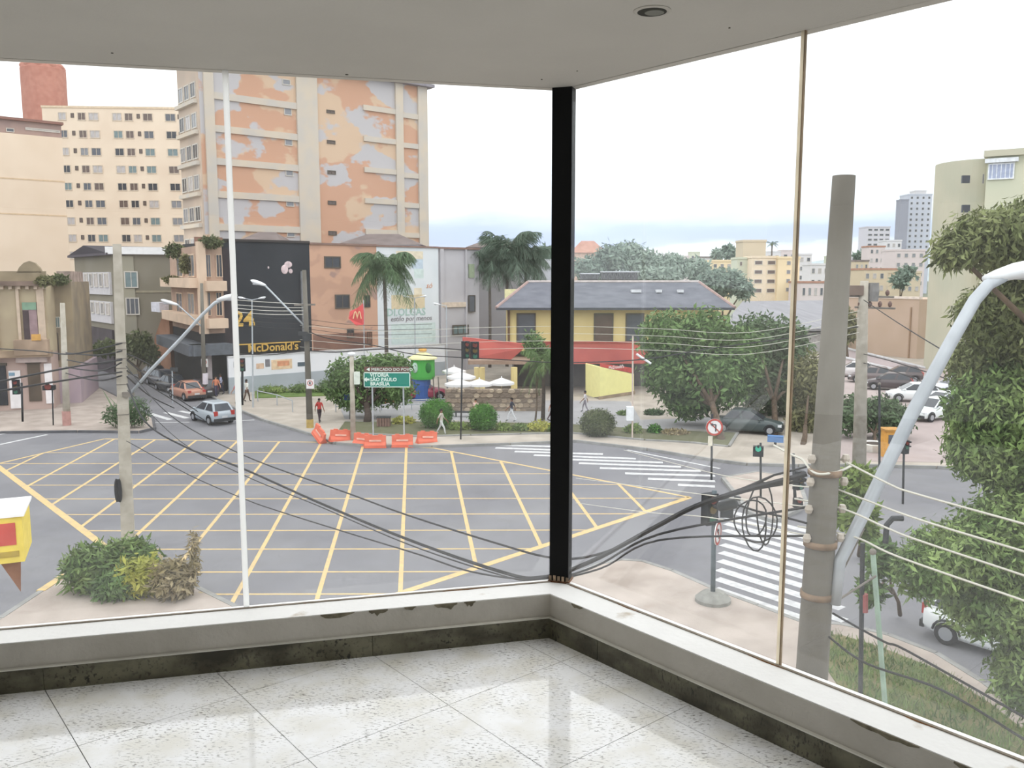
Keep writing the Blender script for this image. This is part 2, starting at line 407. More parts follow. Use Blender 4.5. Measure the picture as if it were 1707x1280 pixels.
# glass panes
def glass_mat():
    m = bpy.data.materials.new('window_glass'); m.use_nodes = True; t = m.node_tree; t.nodes.clear()
    out = t.nodes.new('ShaderNodeOutputMaterial'); tr = t.nodes.new('ShaderNodeBsdfTransparent'); tr.inputs[0].default_value = (.99, .997, .994, 1)
    gl = t.nodes.new('ShaderNodeBsdfGlossy'); gl.inputs['Roughness'].default_value = .0
    lw = t.nodes.new('ShaderNodeLayerWeight'); lw.inputs[0].default_value = .5
    pw = t.nodes.new('ShaderNodeMath'); pw.operation = 'POWER'; pw.inputs[1].default_value = 5; t.links.new(lw.outputs['Facing'], pw.inputs[0])
    fr = t.nodes.new('ShaderNodeMath'); fr.operation = 'MULTIPLY_ADD'; fr.inputs[1].default_value = .90; fr.inputs[2].default_value = .095; t.links.new(pw.outputs[0], fr.inputs[0])
    mx = t.nodes.new('ShaderNodeMixShader'); t.links.new(fr.outputs[0], mx.inputs[0]); t.links.new(tr.outputs[0], mx.inputs[1]); t.links.new(gl.outputs[0], mx.inputs[2])
    # thin film of dust
    du = t.nodes.new('ShaderNodeBsdfTranslucent'); du.inputs[0].default_value = (.92, .93, .94, 1)
    g = t.nodes.new('ShaderNodeNewGeometry'); n = t.nodes.new('ShaderNodeTexNoise'); n.inputs['Scale'].default_value = 2.2; n.inputs['Detail'].default_value = 5
    t.links.new(g.outputs['Position'], n.inputs['Vector'])
    mr = t.nodes.new('ShaderNodeMapRange'); mr.inputs[1].default_value = .3; mr.inputs[2].default_value = .75; mr.inputs[3].default_value = .003; mr.inputs[4].default_value = .014
    t.links.new(n.outputs[0], mr.inputs[0])
    m2 = t.nodes.new('ShaderNodeMixShader'); t.links.new(mr.outputs[0], m2.inputs[0]); t.links.new(mx.outputs[0], m2.inputs[1]); t.links.new(du.outputs[0], m2.inputs[2])
    t.links.new(m2.outputs[0], out.inputs[0]); return m
m_glass = glass_mat()
m_edge = M('glass_edge_white', 'fbfcfb', .35, var=.01, trans=.85)
m_sil = M('silicone_beige', 'faf4e6', .5, var=.05, scale=12, trans=.8)
m_sild = M('silicone_brown', '8f7a60', .7, var=.2, scale=12)
def wallu(W_, px, py):                    # distance along a glass wall of a photo pixel
    N_ = NR if W_ is WR else NL; r_ = ray(px, py); c = corner(GO)
    t = (N_.dot(c)) / N_.dot(r_); q = r_ * t
    return (Vector((q.x, q.y, 0)) - c).dot(W_)
UL = (wallu(WL, 379, 180) + wallu(WL, 408, 960)) / 2
UR = (wallu(WR, 1337, 90) + wallu(WR, 1301, 1060)) / 2
def pane(name, W_, N_, u0, u1, label):
    c = corner(GO)
    p = [c + W_ * u0 - N_ * .004, c + W_ * u1 - N_ * .004, c + W_ * u1 + N_ * .004, c + W_ * u0 + N_ * .004]
    o = struct(name, MB().prism([(v.x, v.y) for v in p], SILL, CEIL), m_glass, label=label)
    return o
w1 = pane('window_1', WL, NL, .05, UL - .0115, 'clear frameless glass pane left of the black corner post')
w2 = pane('window_2', WL, NL, UL + .0115, LL, 'clear frameless glass pane at the far left')
w3 = pane('window_3', WR, NR, .05, UR - .005, 'clear frameless glass pane right of the black corner post')
w4 = pane('window_4', WR, NR, UR + .005, LR, 'clear frameless glass pane at the far right')
def joint(W_, N_, u, wd, mat, par, d=.006, name='silicone_joint', off=0.0):
    c = corner(GO + off)
    p = [c + W_ * (u - wd) - N_ * d, c + W_ * (u + wd) - N_ * d, c + W_ * (u + wd) + N_ * d, c + W_ * (u - wd) + N_ * d]
    part(name, MB().prism([(v.x, v.y) for v in p], SILL, CEIL), mat, par)
joint(WL, NL, UL, .0115, m_edge, w1)
joint(WR, NR, UR, .0065, m_sil, w3); joint(WR, NR, UR + .0078, .0012, m_sild, w3, .007, 'brown_sealant')
# ================================================================== the ground outside
def gp(pts, z=0.0): return [(lambda q: (q.x, q.y))(G(x, y, z)) for x, y in pts]
m_asph = M('asphalt', '6b6b71', .85, col2='7d7d81', scale=.22, cmin=.3, cmax=.7, bump=.25, bscale=25, detail=8, spec=.35)
m_conc = M('pavement_concrete', '9d968c', .9, col2='b3aaa0', scale=.6, bump=.2, bscale=12)
m_pink = M('pavement_pink', '9c9189', .9, col2='b1a69e', scale=.8, bump=.2, bscale=12)
m_kerb = M('kerb_stone', '8f8f8d', .9, var=.15, scale=2)
m_kerbd = M('kerb_stone_dark', '5c5c60', .9, var=.15, scale=2)
m_yel = M('road_paint_yellow', 'd2b57c', .8, col2='bba680', scale=4)
m_whi = M('road_paint_white', 'cfd0d0', .8, col2='b2b3b6', scale=4)
m_soil = M('city_ground', '77786c', .95, col2='6a7360', scale=.02)
struct('ground_plain', MB().prism([(-4000, -60), (4000, -60), (4000, 6000), (-4000, 6000)], -.6, -.10), m_soil)
road = struct('road', MB().prism([(-120, -30), (120, -30), (120, 150), (-120, 150)], -.09, 0), m_asph)
struct('wall_below_room', MB().prism([(p.x, p.y) for p in (corner(.16), corner(.16) + WR * LR, Vector((2.6, -5.3, 0)), Vector((-5.5, -4.3, 0)), corner(.16) + WL * LL)], 0, FZ - .25), M('outer_wall', 'b9b4a8', .9))

def strip2(p, q, wd, mat, name, par=road, z=.006):
    p, q = Vector((p[0], p[1], 0)), Vector((q[0], q[1], 0)); d = (q - p).normalized(); n = Vector((-d.y, d.x, 0)) * wd / 2
    return part(name, MB().prism([(v.x, v.y) for v in (p - n, q - n, q + n, p + n)], -.01, z), mat, par)
# yellow box junction
BOX = gp([(-8, 774), (174, 731.5), (523, 737), (724, 747), (1150, 829), (397, 1078)])
for i in range(6):
    strip2(BOX[i], BOX[(i + 1) % 6], .30 if i in (5, 4) else .18, m_yel, 'yellow_border_line', z=.007)
def clip_line(p, d, poly):
    ts = []
    n = len(poly)
    for i in range(n):
        a, b = Vector(poly[i]), Vector(poly[(i + 1) % n]); e = b - a
        den = d.x * e.y - d.y * e.x
        if abs(den) < 1e-9: continue
        t = ((a.x - p.x) * e.y - (a.y - p.y) * e.x) / den; s_ = ((a.x - p.x) * d.y - (a.y - p.y) * d.x) / den
        if 0 <= s_ <= 1: ts.append(t)
    return (min(ts), max(ts)) if len(ts) >= 2 else None
hd = Vector((math.sin(R(-6.5)), math.cos(R(-6.5)))); hn = Vector((hd.y, -hd.x))
g0 = G(671, 900); base2 = Vector((g0.x, g0.y))
sp_ = abs((Vector(gp([(784, 900)])[0]) - base2).dot(hn))
for k in range(-9, 8):
    p = base2 + hn * (k * sp_); c = clip_line(p, hd, BOX)
    if c and c[1] - c[0] > .5: strip2(p + hd * c[0], p + hd * c[1], .15, m_yel, 'yellow_hatch_line')
for y_ in (754, 772, 790, 808, 831, 857, 884, 915, 953, 990, 1035):
    g1 = G(671, y_); p = Vector((g1.x, g1.y)); hn2 = Vector((1.0, .005)).normalized(); c = clip_line(p, hn2, BOX)
    if c: strip2(p + hn2 * c[0], p + hn2 * c[1], .11, m_yel, 'yellow_cross_line', z=.0065)
# zebra crossing below the right pane
a_, b_ = Vector(gp([(1213, 852)])[0]), Vector(gp([(1192, 981)])[0])
for k in range(11):
    p = a_.lerp(b_, k / 10); d = Vector((-E2.x, -E2.y)); n = Vector((-d.y, d.x)) * .21; q = p + d * 4.6
    part('zebra_stripe', MB().prism([tuple(v) for v in (p - n, q - n, q + n, p + n)], -.01, .006), m_whi, road)
for x0, y0, x1, y1 in ((800, 741, 930, 744.5), (826, 746.5, 940, 750.5), (858, 752.5, 1005, 757), (890, 758.5, 1060, 764.5), (925, 765, 1105, 771), (965, 772, 1135, 778),
                       (1000, 780, 1168, 785), (1042, 789, 1192, 793), (1080, 798, 1192, 802), (1130, 808, 1192, 811),
                       (249, 689, 284, 699.5), (276, 687.5, 312, 697), (300, 685, 322, 689.5), (225, 691, 250, 700)):
    p, q = gp([(x0, y0), (x1, y1)]); strip2(p, q, .42, m_whi, 'zebra_stripe')
for x0, y0, x1, y1, wd in ((1046, 750, 1200, 781, .18), (-20, 745, 78, 724.5, .25), (-10, 726, 12, 722, .2), (254, 704.5, 316, 703.5, .18), (392, 701, 424, 700, .2)):
    p, q = gp([(x0, y0), (x1, y1)]); strip2(p, q, wd, m_whi, 'white_road_line')

def pavement(name, poly, z, mat, kerbmat=None, kerb_edges=None):
    o = struct(name, MB().prism(poly, -.02, z), mat)
    if kerb_edges:
        for i in kerb_edges:
            p, q = Vector(poly[i] + (0,)), Vector(poly[(i + 1) % len(poly)] + (0,)); L = (q - p).length
            nn = max(1, int(L / 3.0)); d = (q - p) / nn; n = Vector((-d.y, d.x, 0)).normalized() * .09
            for k in range(nn):
                a, b = p + d * (k + .01), p + d * (k + .99)
                part('kerb_stone', MB().prism([(v.x, v.y) for v in (a - n, b - n, b + n, a + n)], -.02, z + .012), kerbmat or m_kerb, o)
    return o
near = [(-60, 1065), (0, 1037), (70, 990), (112, 958), (170, 938), (250, 945), (330, 985), (420, 1030), (700, 1060), (880, 1010), (962, 962), (1000, 945), (1035, 938),
        (1070, 940), (1120, 956), (1190, 987), (1262, 1014), (1335, 1042), (1400, 1046), (1480, 1064), (1560, 1095), (1640, 1145), (1730, 1215)]
np_ = gp(near) + [(14.2, 6.0), (14, -8), (-16, -8), (-22, 18)]
sw = pavement('sidewalk_near', np_, .12, m_pink, m_kerb, range(0, 22))
strip2(gp([(68, 991)])[0], gp([(110, 963)])[0], .28, m_yel, 'kerb_paint', sw, .137)
gs = gp([(1340, 1066), (1400, 1066), (1470, 1088), (1560, 1124), (1650, 1182), (1735, 1250)]) + [(10.5, 9.0), (7.5, 12.5)]
pavement('grass_strip', gs, .15, M('grass_dry', '5d6b3c', .95, col2='7b7352', scale=1.5, bump=.4))
far = [(258, 633), (300, 648), (352, 662), (396, 684), (440, 702), (486, 716), (523, 727), (560, 741), (620, 745), (720, 746), (850, 742), (960, 737), (1080, 751), (1190, 769), (1245, 776), (1330, 778), (1440, 778), (1560, 781), (1760, 792)]
fp_ = gp(far) + [(75, 60), (75, 148), (-42, 148), (-52, 110)]
pavement('sidewalk_far', fp_, .14, m_conc, m_kerb, range(2, 18))
pavement('driveway', gp([(560, 664), (1050, 669), (1068, 700), (1200, 695), (1235, 716), (1100, 716), (950, 706), (700, 699), (575, 699)], .14), .155, M('drive_concrete', '9a9a9c', .9, var=.08, scale=.5))
pavement('parking_lot', gp([(1390, 768), (1412, 690), (1395, 600), (1580, 612), (1640, 690), (1640, 772)], .14), .16, M('lot_paving', 'a79a98', .9, var=.08, scale=.4))
pavement('planting_bed', gp([(562, 722), (700, 728), (950, 722), (1075, 734), (1150, 738), (1215, 745), (1230, 722), (1100, 718), (950, 708), (760, 704), (575, 704)], .14), .21,
         M('bed_soil', '595b3f', .95, col2='66664f', scale=1.2, bump=.4), m_kerb, range(0, 10))
pavement('lawn', gp([(425, 664), (545, 660), (545, 650), (425, 652)], .14), .20, M('grass_green', '56703a', .95, col2='6f8148', scale=2, bump=.4))
pavement('sidewalk_left', gp([(-120, 724), (0, 722.5), (130, 721), (232, 722), (258, 716), (255, 700), (205, 668), (150, 640), (118, 622), (60, 640), (-120, 660)]) , .14, m_pink, m_kerbd, range(0, 8))
pavement('median_island', gp([(1205, 800), (1262, 790), (1330, 800), (1345, 845), (1290, 872), (1250, 858)]), .14, m_pink, m_kerb, range(6))
# far hills on the horizon
hm = MB(); vs = []; rs = random.Random(2); N = 60
for k in range(N + 1):
    a = R(-75 + 150 * k / N); h = 62 + 16 * math.sin(k * .5) + 12 * math.sin(k * 1.3 + 1) + rs.uniform(-4, 4)
    for d_, hh in ((2300, -5), (3000, h), (3900, -5)): vs.append((d_ * math.sin(a), d_ * math.cos(a), hh))
fs = []
for k in range(N):
    for j in (0, 1): fs.append((k * 3 + j, (k + 1) * 3 + j, (k + 1) * 3 + j + 1, k * 3 + j + 1))
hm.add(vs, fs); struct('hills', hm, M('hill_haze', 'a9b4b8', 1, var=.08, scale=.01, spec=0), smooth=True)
# ================================================================== buildings
def gls(key, c): return M('glass_' + key, c, .18, var=.15, scale=1.5, spec=.5)
GL = [gls('dark', '3c3f47'), gls('slate', '5e626b'), gls('grey', '8a8c92'), gls('pale', 'b9b4b4'), gls('brown', '6a5a54'), gls('teal', '74878a')]
m_frame = M('frame_pale', 'c9c4bc', .6, var=.05); m_framed = M('frame_dark', '5a534c', .6, var=.05)
WC = {}
def win_mesh(w_, h_, fr, gm, bars=1):
    k = (round(w_, 2), round(h_, 2), fr.name, gm.name, bars)
    if k not in WC:
        f = MB(); t = min(.12, w_ * .09)
        f.box((0, -.03, h_ - t / 2), (w_, .10, t)); f.box((0, -.03, t / 2), (w_, .14, t))
        f.box((-w_ / 2 + t / 2, -.03, h_ / 2), (t, .10, h_ - 2 * t)); f.box((w_ / 2 - t / 2, -.03, h_ / 2), (t, .10, h_ - 2 * t))
        for b in range(bars): f.box((-w_ / 2 + w_ * (b + 1) / (bars + 1), -.025, h_ / 2), (t * .6, .07, h_ - 2 * t))
        fm = f.mesh('window'); setmat(fm, fr)
        pm = MB().box((0, -.01, h_ / 2), (w_ - 2 * t, .03, h_ - 2 * t)).mesh('pane'); setmat(pm, gm)
        WC[k] = (fm, pm)
    return WC[k]
def place(o, wl, u, z, out, root):
    d = wl.d if (Vector((wl.d.y, -wl.d.x, 0)) - wl.n).length < .01 else -wl.d
    q = wl.P(u, z, out) - Vector(root.location)
    o.location = q; o.rotation_euler = (0, 0, math.atan2(d.y, d.x)); return o
def win(root, wl, u0, u1, z0, z1, fr=None, gm=None, bars=1, out=0.0):
    fm, pm = win_mesh(abs(u1 - u0), z1 - z0, fr or m_frame, gm or random.choice(GL), bars)
    o = bpy.data.objects.new('window', fm); COL.objects.link(o); o.parent = root
    place(o, wl, (u0 + u1) / 2, z0, out, root)
    p = bpy.data.objects.new('pane', pm); COL.objects.link(p); p.parent = o
    return o
def winpx(root, wl, x0, y0, x1, y1, **k):
    (ua, za), (ub, zb) = wl.hit(x0, y0), wl.hit(x1, y1)
    return win(root, wl, min(ua, ub), max(ua, ub), min(za, zb), max(za, zb), **k)
def bpart(name, root, wl, u0, u1, z0, z1, o0, o1, mat, par=None):
    return part(name, MB().slab(wl, u0, u1, z0, z1, o0, o1), mat, par or root)
random.seed(11)
def tri_paint(key, c1, c2, c3, s1=.35, s2=.5, t1=.52, t2=.56):
    m = bpy.data.materials.new(key); m.use_nodes = True; t = m.node_tree; b = t.nodes['Principled BSDF']; b.inputs['Roughness'].default_value = .9
    b.inputs['Specular IOR Level'].default_value = .2
    tcn = t.nodes.new('ShaderNodeTexCoord')
    def nz(sc, off, p0, p1):
        mpn = t.nodes.new('ShaderNodeMapping'); mpn.inputs['Location'].default_value = (off, off, off); mpn.inputs['Scale'].default_value = (1, 1, 1.5); t.links.new(tcn.outputs['Object'], mpn.inputs[0])
        n = t.nodes.new('ShaderNodeTexNoise'); n.inputs['Scale'].default_value = sc; n.inputs['Detail'].default_value = 6; t.links.new(mpn.outputs[0], n.inputs['Vector'])
        r_ = t.nodes.new('ShaderNodeValToRGB'); r_.color_ramp.elements[0].position = p0; r_.color_ramp.elements[1].position = p1; t.links.new(n.outputs[0], r_.inputs[0]); return r_.outputs[0]
    def mix(f, a, b_):
        x = t.nodes.new('ShaderNodeMix'); x.data_type = 'RGBA'; t.links.new(f, x.inputs[0])
        for s_, v in ((6, a), (7, b_)):
            if isinstance(v, tuple): x.inputs[s_].default_value = v
            else: t.links.new(v, x.inputs[s_])
        return x.outputs[2]
    c = mix(nz(s1, 0, t1, t1 + .03), lin(c1), lin(c2)); c = mix(nz(s2, 17, t2, t2 + .03), c, lin(c3))
    t.links.new(c, b.inputs['Base Color']); return m

# ---- peeling tall block
c_ = At(345, 462, 92); cor = Vector((c_.x, c_.y, 0))
WF, WS = Wall(cor, A1), Wall(cor, A2)
tb = thing('apartment_tower', cor, 'tall apartment block with peeling orange paint and bare grey plaster patches', 'building')
uR = WF.hit(712, 300)[0]; ZT = WF.hit(712, 150)[1] + .2
uS = WS.hit(305, 300)[0]
m_or = tri_paint('peeling_orange', 'c99f86', 'd2b79d', 'bebbbd', .16, .2, .50, .50)
m_gr = M('beam_cream', 'cfc2b0', .9, col2='c2bcb4', scale=.5)
poly = [WF.P(0, 0), WF.P(uR, 0), WF.P(uR, 0, -uS), WF.P(0, 0, -uS)]
part('body', MB().prism([(p.x, p.y) for p in poly], 0, ZT), m_or, tb)
def colpx(x0, x1, name, o=.28, mat=m_gr):
    a, b = WF.hit(x0, 300)[0], WF.hit(x1, 300)[0]; bpart(name, tb, WF, a, b, 0, ZT, 0, o, mat)
for x0, x1 in ((345, 361), (497, 531), (660, 672), (697, 712)): colpx(x0, x1, 'pilaster')
for k in range(9):
    yL = 169 + 53 * (k - 1) + .0
    zb = WF.hit(430, 222 + 53 * (k - 1))[1]
    if zb + .4 > ZT or zb < 10: continue
    a, b = WF.hit(361, 300)[0], WF.hit(497, 300)[0]; bpart('floor_beam', tb, WF, a, b, zb - .35, zb + .35, 0, .22, m_gr)
    zc = WF.hit(650, 236 + 50.5 * (k - 1))[1]
    a, b = WF.hit(607, 300)[0], WF.hit(660, 300)[0]; bpart('floor_beam', tb, WF, a, b, zc - .3, zc + .3, 0, .22, m_gr)
    a, b = WF.hit(672, 300)[0], WF.hit(697, 300)[0]; bpart('floor_beam', tb, WF, a, b, zc - .55, zc + .05, 0, .22, m_gr)
for k in range(6):
    y = 184 + 50.6 * k - (50.6 if k == 5 else 0) * 0
    winpx(tb, WF, 473 + k * 1.2, y - 6 + 1, 486 + k * 1.4, y + 9, gm=GL[2], bars=0)
    winpx(tb, WF, 544 + k * .8, y - 1.5, 558 + k * .8, y + 6, fr=m_framed, gm=GL[4], bars=1)
winpx(tb, WF, 470, 131, 484, 143, gm=GL[2], bars=0)
m_side = M('side_plaster', 'b9a99b', .9, col2='cdb9a6', scale=.4)
bpart('side_wall', tb, WS, 0, uS, 0, ZT, 0, .15, m_side)
for k in range(7):
    y = 145 + 52 * k
    zt = WS.hit(325, y)[1]
    bpart('side_ledge', tb, WS, .2, uS, zt - 1.75, zt - 1.35, .15, .55, m_gr)
    for j in range(3):
        u0 = uS * (.08 + .31 * j); win(tb, WS, u0, u0 + uS * .25, zt - 1.1, zt + .5, out=.16, gm=GL[(k * 2 + j) % 4], bars=1)
bpart('eave', tb, WF, -.8, uR + .7, ZT, ZT + .35, -uS - .6, .9, M('eave_grey', '8e8a92', .9))
bpart('side_eave', tb, WS, -.5, uS + .6, ZT - .02, ZT + .33, .0, .9, M('eave_grey', '8e8a92', .9))

# ---- cream block of many windows
c_ = At(88, 462, 150); cor = Vector((c_.x, c_.y, 0)); WC_ = Wall(cor, 86)
cb = thing('apartment_block', cor, 'long cream apartment block with rows of many small windows', 'building')
m_cream = M('cream_wall', 'ead9c4', .9, col2='e2cfba', scale=.25)
u1 = WC_.hit(345, 300)[0]; zt = WC_.hit(200, 181)[1]
bpart('body', cb, WC_, 0, u1, 0, zt, -16, 0, m_cream)
bpart('parapet', cb, WC_, -.1, u1, zt, zt + .35, -.6, .12, M('parapet_cream', 'd9c5ab', .9))
colsz = [(365, 418, 1), (446, 466, 0), (487, 540, 1), (556, 620, 1), (705, 765, 1), (781, 836, 1), (859, 879, 0), (896, 960, 1), (1036, 1104, 1), (1116, 1141, 0)]
for r_ in range(9):
    z0 = WC_.hit(200, 80 + 458 / 3.765)[1] - r_ * 2.92
    for a, b, big_ in colsz:
        xa, xb = a / 3.765 + r_ * .7, b / 3.765 + r_ * .7
        ua, ub = WC_.hit(xa, 200)[0], WC_.hit(xb, 200)[0]
        if big_: win(cb, WC_, ua, ub, z0, z0 + 1.35, fr=M('frame_beige', 'cdbfae', .7), gm=random.choice(GL), bars=1)
        else: win(cb, WC_, ua, ub, z0 + .45, z0 + 1.2, fr=m_framed, gm=GL[4], bars=0)
# ---- beige blank block and brick tower
c_ = At(118, 462, 112); cor = Vector((c_.x, c_.y, 0)); WB = Wall(cor, A1)
bb = thing('blank_building', cor, 'pale beige windowless block with a reddish top storey at far left', 'building')
ul = WB.hit(-140, 300)[0]; zt = WB.hit(60, 226)[1]
bpart('body', bb, WB, ul, 0, 0, zt, -18, 0, M('beige_blank', 'eddac4', .9, col2='e6d2bb', scale=.3))
z2 = WB.hit(60, 203)[1]
bpart('top_storey', bb, WB, ul, WB.hit(104, 215)[0], zt, z2, -18, -.6, M('top_storey', '9a8480', .9, col2='ab938a', scale=.6))
bpart('roof_edge', bb, WB, ul, WB.hit(107, 215)[0], z2, z2 + .3, -18.3, -.2, M('roof_edge_red', '8f6a60', .9))
winpx(bb, Wall(WB.P(0, 0, -.6), A1), 10, 213, 24, 221, gm=GL[1], bars=0)
winpx(bb, Wall(WB.P(0, 0, -.6), A1), 42, 212, 100, 222, gm=GL[3], bars=5)
for y in (300, 358):
    z = WB.hit(60, y)[1]; bpart('joint_line', bb, WB, ul, 0, z - .08, z + .08, 0, .03, M('beige_line', 'd9bf9f', .9))
c_ = At(75, 170, 172); r0 = 33 * 172 / FPX
tw = thing('brick_tower', (c_.x, c_.y, 0), 'round red brick water tower with a scalloped top', 'tower')
m_brick = M('tower_brick', 'b0786a', .9, col2='bd8778', scale=1.2, bump=.3, bscale=6)
ztw = At(76, 113, 172).z
part('drum', MB().lathe([(r0 * .96, 0), (r0 * .98, ztw * .6), (r0, ztw - .5), (r0 * .96, ztw)], (c_.x, c_.y, 0), 40), m_brick, tw, smooth=False)
for k in range(10):
    a = 2 * PI * k / 10; part('crown_lobe', MB().ball((c_.x + r0 * .72 * math.cos(a), c_.y + r0 * .72 * math.sin(a), ztw), (1.2, 1.2, .8), 10, 6), m_brick, tw, smooth=True)
part('lightning_rod', MB().tube([(c_.x, c_.y, ztw), (c_.x, c_.y, ztw + 1.6)], .07), M('rod', '8d8d90', .5), tw)

# ---- ornate old house at the left street corner
g_ = G(90, 684); WO = Wall((g_.x, g_.y), 72)
oh = thing('old_house', (g_.x, g_.y, 0), 'two-storey old beige house with curved parapet and worn shopfronts', 'building')
uL = WO.hit(-130, 600)[0]
m_old = M('old_stucco', 'bdb093', .95, col2='a99a83', scale=.5)
m_oldp = M('old_stucco_pink', 'b9a39a', .95, col2='a8938c', scale=.5)
zc = WO.hit(40, 474)[1]; zt = WO.hit(40, 452)[1]; zmid = WO.hit(40, 590)[1]
bpart('body', oh, WO, uL, 0, zmid, zc, -14, 0, m_old); bpart('ground_floor', oh, WO, uL, 0, 0, zmid, -14, -.05, m_oldp)
bpart('cornice', oh, WO, uL, .3, zc - .1, zc + .25, 0, .55, M('old_cornice', '7c6a60', .95, var=.25, scale=1)); bpart('parapet', oh, WO, uL, 0, zc + .2, zt, -.5, .1, M('old_parapet', '94866f', .95, var=.2, scale=1))
pz = [(WO.hit(x, y)) for x, y in ((28, 455), (32, 446), (40, 438), (49, 435), (58, 438), (66, 446), (70, 455))]
part('curved_gable', MB().extrude([WO.P(u, z, .1) for u, z in pz], -WO.n * .6), M('old_parapet', '94866f'), oh)
for x0, x1 in ((-10, -2), (31, 36), (65, 77)):
    a, b = WO.hit(x0, 550)[0], WO.hit(x1, 550)[0]; bpart('pilaster', oh, WO, a, b, zmid, zc - .1, 0, .18, M('old_trim', 'c6b3a0', .95, var=.1))
bpart('mid_ledge', oh, WO, uL, .2, zmid - .2, zmid + .25, 0, .7, M('old_ledge', '9a8672', .95, var=.2, scale=1))
def rect(wl, x0, y0, x1, y1): (a, z0), (b, z1) = wl.hit(x0, y0), wl.hit(x1, y1); return min(a, b), max(a, b), min(z0, z1), max(z0, z1)
u0, u1_, z0, z1 = rect(WO, 37, 504, 65, 570)
d0 = bpart('balcony_door', oh, WO, u0, u1_, z0, z1, 0, .1, M('door_mauve', '9b8488', .8)); bpart('door_leaf', oh, WO, u0, u0 + (u1_ - u0) * .42, z0, z1 - .6, .1, .14, M('door_dark', '4f4346', .8), d0)
bpart('fanlight', oh, WO, u0, u1_, z1 - .55, z1, .1, .14, M('fanlight_green', '7d9a84', .6), d0)
u0, u1_, z0, z1 = rect(WO, 26, 566, 84, 590); bpart('balcony', oh, WO, u0, u1_, z0, z1, 0, .8, M('balcony_worn', 'a08b78', .95, var=.25, scale=1))
for x0, y0, x1, y1, c in ((-30, 610, 14, 675, '2f3036'), (45, 606, 70, 668, '54493f')):
    u0, u1_, z0, z1 = rect(WO, x0, y0, x1, y1); s_ = bpart('shopfront', oh, WO, u0, u1_, z0, z1, -.05, .06, M('shop_' + c, c, .4, var=.25, scale=1)); bpart('shop_frame', oh, WO, u0 - .1, u1_ + .1, z1, z1 + .18, -.05, .12, m_framed, s_)
for x0, y0, x1, y1, n_ in ((14, 618, 38, 680, 'white_panel'), (73, 606, 90, 672, 'white_panel')):
    u0, u1_, z0, z1 = rect(WO, x0, y0, x1, y1); bpart(n_, oh, WO, u0, u1_, z0, z1, -.05, .05, M('panel_white', 'e3dfe0', .8, var=.06))
u0, u1_, z0, z1 = rect(WO, 15, 621, 25, 626); bpart('shop_plate', oh, WO, u0, u1_, z0, z1, .05, .1, M('plate_blue', '7593a8', .6))
for u in np.arange(uL * .62, 0, .55): bpart('dentil', oh, WO, u, u + .22, zc - .35, zc - .1, 0, .35, M('old_trim', ''))
u0, u1_, z0, z1 = rect(WO, 40, 592, 72, 603); bpart('shop_fascia', oh, WO, u0 - .5, u1_ + .3, z0, z1, -.05, .35, M('fascia_mauve', 'b5a6a2', .9, var=.15, scale=2))
u0, u1_, z0, z1 = rect(WO, 56, 556, 72, 566); bpart('orange_banner', oh, WO, u0, u1_, z0, z1, .8, .86, M('banner_orange', 'cf9f58', .8), None)
# annex right of the old house
WX = Wall(WO.P(0, 0, -3.0), 72)
uX = WX.hit(126, 600)[0]
ax = thing('corner_annex', WX.P(0, 0), 'narrow weathered ochre annex beside the old house', 'building')
bpart('body', ax, WX, 0, uX, 0, WX.hit(100, 470)[1], -9, 0, M('annex_ochre', 'a2937a', .95, col2='857a6c', scale=.6))
bpart('ground_floor', ax, WX, -.05, uX + .3, 0, WX.hit(100, 612)[1], -9, .25, M('annex_pink', 'a898a4', .95, col2='b5a4aa', scale=.6))
bpart('roof_clutter', ax, WX, .2, uX, WX.hit(100, 470)[1], WX.hit(100, 452)[1], -6, -.3, M('clutter', 'a5938a', .95, var=.35, scale=1.5))
winpx(ax, WX, 87, 555, 100, 600, gm=GL[4], fr=m_framed, bars=0)
winpx(ax, WX, 86, 528, 101, 546, gm=GL[5], bars=2)

# ---- grey-olive building with white window bands
c_ = At(187, 462, 88); cor = Vector((c_.x, c_.y, 0)); WGf, WGs = Wall(cor, A2), Wall(cor, 68)
gb = thing('olive_building', cor, 'three-storey olive grey building with two white bands of windows', 'building')
m_ol = M('olive_wall', '8d877a', .95, col2='837d6e', scale=.3)
uF = WGf.hit(128, 500)[0]; uSd = WGs.hit(318, 500)[0]; zt = WGs.hit(230, 424)[1]
poly = [WGf.P(0, 0), WGf.P(uF, 0), WGs.P(uSd, 0) + (WGf.P(uF, 0) - cor), WGs.P(uSd, 0)]
part('body', MB().prism([(p.x, p.y) for p in poly], 0, zt), m_ol, gb)
bpart('light_corner', gb, WGs, WGs.hit(200, 500)[0], WGs.hit(226, 500)[0], 0, zt - .2, 0, .12, M('olive_light', 'a39e8c', .95, col2='99968a', scale=.5))
for y0, y1, yb0, yb1 in ((454, 478, 478, 490), (501, 522, 522, 535)):
    z0, z1 = WGf.hit(160, y1)[1], WGf.hit(160, y0)[1]; zb = WGf.hit(160, yb1)[1]
    bpart('window_band', gb, WGf, .25, uF - .3, zb, z1, 0, .25, M('band_white', 'c9c6c9', .8, var=.06))
    for j in range(7):
        a = .5 + (uF - 1.1) * j / 7; win(gb, WGf, a, a + (uF - 1.1) / 7 * .62, z0, z1 - .1, out=.26, gm=GL[2] if j % 2 else GL[3], bars=0)
bpart('dark_shopfront', gb, WGf, .4, uF - .4, 0, WGf.hit(160, 545)[1], 0, .2, M('shop_dark_plum', '3f3840', .6, var=.4, scale=.8))
bpart('roof_slab', gb, WGs, -.5, uSd + .3, zt, zt + .75, -12, .5, M('roof_white', 'e9e9ea', .8, var=.05))
bpart('roof_fascia', gb, WGf, -.4, uF + .5, zt - .1, zt + .15, -2, .6, M('fascia_dark', '57525a', .8))
zr = WGf.hit(150, 409)[1]
